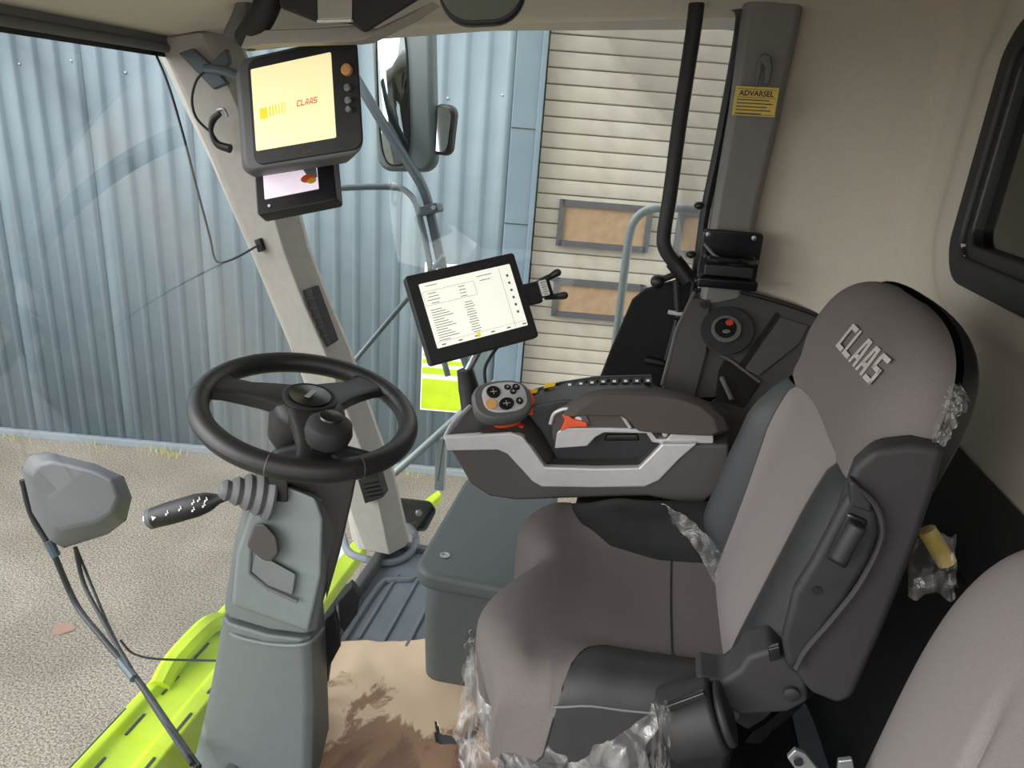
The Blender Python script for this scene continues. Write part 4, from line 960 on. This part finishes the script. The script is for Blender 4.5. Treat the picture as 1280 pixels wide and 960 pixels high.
bk2 = MB().prism([at(x, y, Y=.78) for x, y in ((1048, 952), (1066, 950), (1070, 975), (1046, 975))], (0, .008, .0)).build('metal_tab', 'steel', bevel=.002); tag(bk2, 'grey metal tab at the bottom edge between latch and passenger seat', 'bracket')

# yellow tube behind the seat
yt = thing('yellow_canister', 'yellow tube with black cap wrapped in clear film behind the seat', 'canister', at(1180, 740, Y=1.0))
MB().tube([at(1158, 662, Y=1.0), at(1184, 704, Y=.99)], .013, 16, smooth=0).build('tube_body', 'label_yellow', yt)
MB().tube([at(1184, 704, Y=.99), at(1196, 730, Y=.985)], .011, 14, smooth=0).build('tube_cap', 'gloss_black', yt)
MB().grid(lambda u, v: at(lerp(1135, 1195, v), lerp(665, 745, u) + 6 * sin(v * 9), Y=.97) + V(0, .012 * noise.noise(V(u * 5, v * 5, 1)), 0), 16, 16).build('wrapping', 'film', yt)

# ================================================================== CLEAR FILM
def filmthing(name, label, fn, nu=40, nv=40):
    o = MB().grid(fn, nu, nv).build(name, 'film'); tag(o, label, 'plastic film'); return o
def jag(k, f, a): return a * (abs(((k * f) % 1) - .5) * 2 - .5)
def f1(u, v):
    # skirt of film around the front and near side of the cushion
    top = [at(590, 790, X=-.215), at(600, 870, Y=.92), at(640, 905, Y=.885), at(690, 925, Y=.87), at(765, 925, Y=.865), at(828, 880, Y=.855)]
    k = v * 5; i = min(4, int(k)); p = lerp(top[i], top[i + 1], k - i)
    o = V(-.012, -.02, 0) * u; q = p + o + V(0, 0, -.20 * u)
    q += V(noise.noise(V(u * 4, v * 18, 0)), noise.noise(V(u * 4, v * 18, 7)), .3 * noise.noise(V(u * 6, v * 20, 3))) * .022 * (.3 + u)
    return q
filmthing('film_skirt', 'crumpled clear plastic film hanging below the seat cushion front edge', f1, 40, 110)
def f2(u, v):
    P = [(822, 632, 6), (850, 650, 10), (880, 680, 12), (900, 715, 14), (915, 750, 10), (927, 778, 3)]
    k = v * 5; i = min(4, int(k)); x, y, w_ = [lerp(P[i][j], P[i + 1][j], k - i) for j in range(3)]
    Yc = lerp(1.42, 1.16, v)
    return at(x + (u - .5) * w_ * 1.6, y - (u - .5) * w_ + 2 * noise.noise(V(v * 20, u * 3, 0)), Y=Yc - .02) + V(0, .01 * noise.noise(V(v * 14, u * 4, 5)), 0)
filmthing('film_strip', 'strip of clear plastic film in the gap between seat cushion and backrest', f2, 6, 60)
def f3(u, v):
    P = [(1195, 480, 10), (1196, 500, 34), (1188, 520, 26), (1176, 545, 22), (1165, 566, 10)]
    k = v * 4; i = min(3, int(k)); x, y, w_ = [lerp(P[i][j], P[i + 1][j], k - i) for j in range(3)]
    return at(x + (u - .5) * w_ + 2 * noise.noise(V(v * 20, u * 6, 0)), y + 4 * noise.noise(V(v * 12, u * 5, 2)), Y=.875) + V(0, .012 * noise.noise(V(v * 14, u * 8, 5)), 0)
filmthing('film_scrap', 'torn scrap of clear plastic film clinging to the near side of the headrest', f3, 16, 50)
def f4(u, v):
    return at(lerp(812, 838, u) + 3 * noise.noise(V(u * 9, v * 9, 0)), lerp(880, 990, v), Y=.79) + V(0, .02 * noise.noise(V(u * 6, v * 5, 5)), 0)
filmthing('film_fold', 'upright fold of whitish plastic film against the black adjuster drum', f4, 14, 40)
def f5(u, v):
    p = at(lerp(582, 600, u) + 4 * noise.noise(V(u * 3, v * 9, 0)), lerp(786, 880, v), X=-.235); return p + V(-.012 * noise.noise(V(u * 6, v * 12, 5)), 0, 0)
filmthing('film_edge', 'thin ragged edge of clear film at the front of the seat above the cardboard', f5, 8, 50)

# ================================================================== ARM CONSOLE
ac = thing('arm_console', 'grey and silver control console with padded armrest beside the seat', 'arm console', (-.1, 1.52, .6))
YC = 1.46
def cpr(pts, Y0, d, name, mtl, par=None, bev=.005, seg=2): return MB().prism([at(x, y, Y=Y0) for x, y in pts], (0, d, 0)).build(name, mtl, par or ac, bevel=bev, seg=seg)
cpr([(556, 548), (562, 562), (576, 585), (588, 606), (612, 621), (645, 626), (700, 624), (760, 622), (809, 621), (875, 634), (912, 600), (912, 556), (884, 556), (866, 556), (830, 556), (801, 584), (745, 586), (681, 585), (672, 572), (654, 549), (638, 543)], YC, .17, 'console_body', 'console', bev=.008, seg=3)
cpr([(554, 547), (638, 541), (653, 546), (664, 560), (681, 584), (745, 586), (799, 585), (812, 572), (828, 555), (872, 555), (850, 574), (824, 601), (806, 609), (740, 610), (677, 609), (665, 602), (634, 568), (622, 563), (559, 564)], YC - .006, .02, 'silver_trim', 'silver', bev=.004)
cpr([(600, 520), (660, 520), (676, 540), (695, 575), (710, 588), (805, 588), (830, 560), (905, 558), (905, 530), (800, 500), (700, 500)], YC + .05, .13, 'inner_wall', 'console_dark', bev=.006)
# front deck
dk = MB().loft([[at(x, y, Y=Y_) for x, y, Y_ in ((556, 547, YC), (638, 541, YC), (656, 550, YC), (680, 584, YC), (704, 560, YC + .12), (668, 512, YC + .12), (590, 508, YC + .12))], [at(x, y + 8, Y=Y_) for x, y, Y_ in ((556, 547, YC), (638, 541, YC), (656, 550, YC), (680, 584, YC), (704, 560, YC + .12), (668, 512, YC + .12), (590, 508, YC + .12))]]).build('front_deck', 'console', ac, bevel=.004)
MB().tube([at(556, 548, Y=YC + .01), at(566, 530, Y=YC + .05), at(588, 508, Y=YC + .12)], .006, 8).build('deck_edge', 'silver', ac)
# upper silver carrier
cpr([(693, 561), (696, 541), (705, 535), (760, 535), (812, 537), (821, 549), (834, 549), (841, 540), (892, 541), (892, 557), (840, 557), (815, 553), (808, 542), (755, 541), (744, 547), (734, 558)], YC + .01, .14, 'armrest_carrier', 'silver', bev=.003)
cpr([(690, 545), (690, 522), (697, 514), (710, 511), (771, 511), (789, 536), (760, 537), (704, 537), (697, 541), (694, 558)], YC + .015, .13, 'lever_housing', 'console', bev=.004)
MB().tube([at(x, y, Y=YC + .012) for x, y in ((688, 530), (692, 518), (700, 513), (712, 511), (768, 511), (774, 514), (788, 535))], .0042, 8, smooth=3).build('housing_rim', 'silver', ac)
cpr([(826, 540), (837, 540), (833, 547), (829, 547)], YC + .004, .02, 'latch_tab', 'silver')
cpr([(758, 543), (797, 543), (800, 552), (754, 552)], YC + .045, .01, 'recess_pocket', 'black')
# pad
def padring(t):
    Yc_ = lerp(YC - .01, YC + .17, t); e = (1 - abs(2 * t - 1) ** 3) ** .5 if 0 < t < 1 else 0
    topc = [(696, 512), (709, 498), (727, 487), (752, 481), (790, 480), (830, 481), (862, 487), (890, 497), (910, 514), (916, 534), (905, 541), (852, 539), (815, 536), (796, 534), (783, 517), (772, 511), (710, 510)]
    cx_, cy_ = 812, 516; k = .80 + .20 * e
    P0 = [at(cx_ + (x - cx_) * k, cy_ + (y - cy_) * k, Y=YC + .03) for x, y in topc]
    return [V(p.x, Yc_, p.z - (.055 * t if q_[1] < 525 else 0)) for p, q_ in zip(P0, topc)]
MB().loft([padring(k / 10) for k in range(11)]).build('armrest_pad', 'pad_fabric', ac, bevel=.006)
MB().box((.08, 1.56, .36), (.34, .16, .46)).build('dark_filler', 'matte_black', ac, bevel=.01)  # dark block added so the gap under the console stays dark
# orange lever in housing
lev = cpr([(700, 540), (706, 525), (702, 519), (708, 517), (716, 524), (733, 528), (735, 534), (712, 535), (704, 538)], YC + .004, .03, 'throttle_lever', 'orange', bev=.004)
MB().lathe([(.0075, 0), (.0075, .003)], at(723, 524, Y=YC + .012), (0, -1, 0), 14).build('rocker_symbol', 'white', ac)
cpr([(722, 516), (730, 514), (738, 530), (731, 532)], YC + .01, .01, 'rocker_edge', 'mid_grey', bev=.002)
cpr([(634, 532), (654, 532), (655, 537), (638, 537)], YC + .03, .02, 'red_button', 'red')
# switch panel
P0 = at(700, 500, Y=YC + .14); pn = V(-.10, -1.0, .9).normalized()
sp = lambda x, y, d=0: onp(x, y, P0 + pn * d, pn)
pnl = MB().loft([[sp(x, y, d) for x, y in ((655, 500), (668, 486), (700, 477), (745, 470), (815, 468), (820, 484), (745, 484), (706, 502), (690, 520), (668, 522))] for d in (0, -.03)]).build('switch_panel', 'console_dark', ac, bevel=.004)
for cx_, cy_ in ((672, 495), (694, 487)):
    kq = MB().loft([[sp(cx_ + x, cy_ + y, d) for x, y in ((-12, 2), (-3, -5), (10, 0), (1, 7))] for d in (0, .012)]).build('rocker_switch', 'steel', pnl, bevel=.002)
    MB().loft([[sp(cx_ + x - 6, cy_ + y - 5, d) for x, y in ((-9, 4), (-6, -3), (7, -4), (6, 1))] for d in (.0, .018)]).build('yellow_cap', 'yellow', kq, bevel=.002)
for k in range(8):
    x, y = 712 + k * 14, 480.5 - 1.0 * min(k, 3) - .3 * k
    kq = MB().loft([[sp(x + a, y + c, d) for a, c in ((-5, 3), (-4, -3), (5, -3), (5, 3))] for d in (0, .014)]).build('key_switch', 'tray', pnl, bevel=.001)
    MB().loft([[sp(x + a, y + c, d) for a, c in ((-2, 1.5), (-2, -1), (2, -1), (2, 1.5))] for d in (.014, .0155)]).build('key_symbol', 'white', kq)
MB().loft([[sp(x, y, d) for x, y in ((722, 483), (738, 480), (737, 486), (722, 489))] for d in (0, .010)]).build('pink_switch', 'pink', pnl, bevel=.001)
cpr([(676, 512), (698, 508), (690, 520), (680, 526), (668, 522)], YC + .10, .01, 'indicator_window', 'gloss_black')
cpr([(680, 514), (685, 513), (686, 517), (682, 518)], YC + .098, .003, 'indicator_symbol', 'white', bev=0)
cpr([(673, 526), (684, 527), (690, 546), (682, 542)], YC + .05, .01, 'side_plate', 'silver')

# ================================================================== JOYSTICK
jc = at(628, 498, Y=YC + .03); jr = RT * .96 + FWD * .2 + UP * .10; ju = UP * .8 + FWD * .55
jf = Frame(jc, jr, ju); sc1 = (jc - CAM).length / FPX
js = thing('joystick', 'grey multifunction joystick head with buttons on the front of the arm console', 'joystick', at(635, 540, Y=YC + .06))
def je(a, b_, p=.75, n=32): return [(a * math.copysign(abs(cos(6.2832 * k / n)) ** p, cos(6.2832 * k / n)), b_ * math.copysign(abs(sin(6.2832 * k / n)) ** p, sin(6.2832 * k / n))) for k in range(n)]
q = sc1
MB(jf).loft([[(x * s_, y * s_, z) for x, y in je(38 * q, 29 * q)] for s_, z in ((.75, -.05), (.95, -.035), (1.0, -.015), (.97, -.004), (.9, .0))]).build('grip', 'mid_grey', js)
MB(jf).loft([[(x * s_ + 3 * q, y * s_ + 1 * q, z) for x, y in je(28 * q, 22 * q, .7)] for s_, z in ((1, -.003), (.99, .003), (.96, .004))]).build('face_plate', 'silver', js)
def jb(cx_, cy_, rx, ry, mtl, rot=0):
    P = [(cx_ * q + (rx * cos(a) * cos(rot) - ry * sin(a) * sin(rot)) * q, cy_ * q + (rx * cos(a) * sin(rot) + ry * sin(a) * cos(rot)) * q) for a in [6.2832 * k / 20 for k in range(20)]]
    b1_ = plate(jf, P, .003, .007).build('thumb_button', mtl, js, bevel=.001)
    if mtl == 'gloss_black':
        MB(jf).box((cx_ * q, cy_ * q, .0074), (rx * q * .9, .0012, .0006)).box((cx_ * q, cy_ * q, .0074), (.0012, ry * q * .9, .0006)).build('button_symbol', 'silver', b1_)
jb(-10, 9, 9, 9, 'gloss_black'); jb(-16, -8, 7.5, 7.5, 'amber'); jb(3, -10, 10, 8.5, 'gloss_black', .5); jb(20, -8, 4.5, 5, 'gloss_black')
jb(9, 14, 4.5, 3.8, 'gloss_black', -.5); jb(15, 7, 4.5, 4, 'gloss_black', .6); jb(20, 13, 5, 4.5, 'gloss_black', -.6)
MB().tube([jc - jf.z * .03 + jf.x * .01, at(634, 528, Y=YC + .06)], [.045, .034], 20, smooth=0).build('orange_collar', 'orange', js, bevel=.004)
MB().tube([at(634, 524, Y=YC + .06), at(640, 545, Y=YC + .07)], [.03, .04], 18, smooth=0).build('gaiter', 'rubber', js, bevel=.004)
MB(jf).tube([(36 * q, 14 * q, -.02), (39 * q, -2 * q, -.022), (33 * q, -18 * q, -.024)], .008, 8).build('side_trigger', 'orange', js)

# ================================================================== PASSENGER SEAT
ps = thing('passenger_seat', 'grey fabric passenger seat back rising at the lower right corner', 'seat', (.42, .55, .3))
def psd(y, z):   # rounded outline in the y-z plane
    return 0
PY0, PY1, PZ0, PZ1 = .22, .85, .30, 1.07
def pseat(u, v, front=1):
    a = 6.2832 * v; p = .62
    ex, ez = (PY1 - PY0) / 2, (PZ1 - PZ0) / 2
    cy_, cz_ = (PY0 + PY1) / 2, (PZ0 + PZ1) / 2
    r_ = sin(u * math.pi / 2) ; y = cy_ + r_ * ex * math.copysign(abs(cos(a)) ** p, cos(a)); z = cz_ + r_ * ez * math.copysign(abs(sin(a)) ** p, sin(a))
    dpt = .06 * (max(0, 1 - r_ ** 5)) ** .5
    gr = 0
    if front:
        for g_ in (.40, .50, .60): gr += .014 * math.exp(-((y - g_ - .03 * sin((z - .6) * 4)) / .007) ** 2) * sstep(.98, .80, z) * sstep(1, .8, r_)
    x = .36 + .05 * 1 + (z - .6) * .10 - (dpt - gr if front else -dpt)
    return (x, y, z)
MB().grid(lambda u, v: pseat(u, v, 1), 60, 120).build('backrest', 'fabric_light', ps, ang=80)
MB().grid(lambda u, v: pseat(u, v, 0), 16, 60).build('back_shell', 'shell', ps, ang=80)
MB().box((.43, .5, .17), (.10, .30, .26)).build('seat_bracket', 'black', ps, bevel=.01)
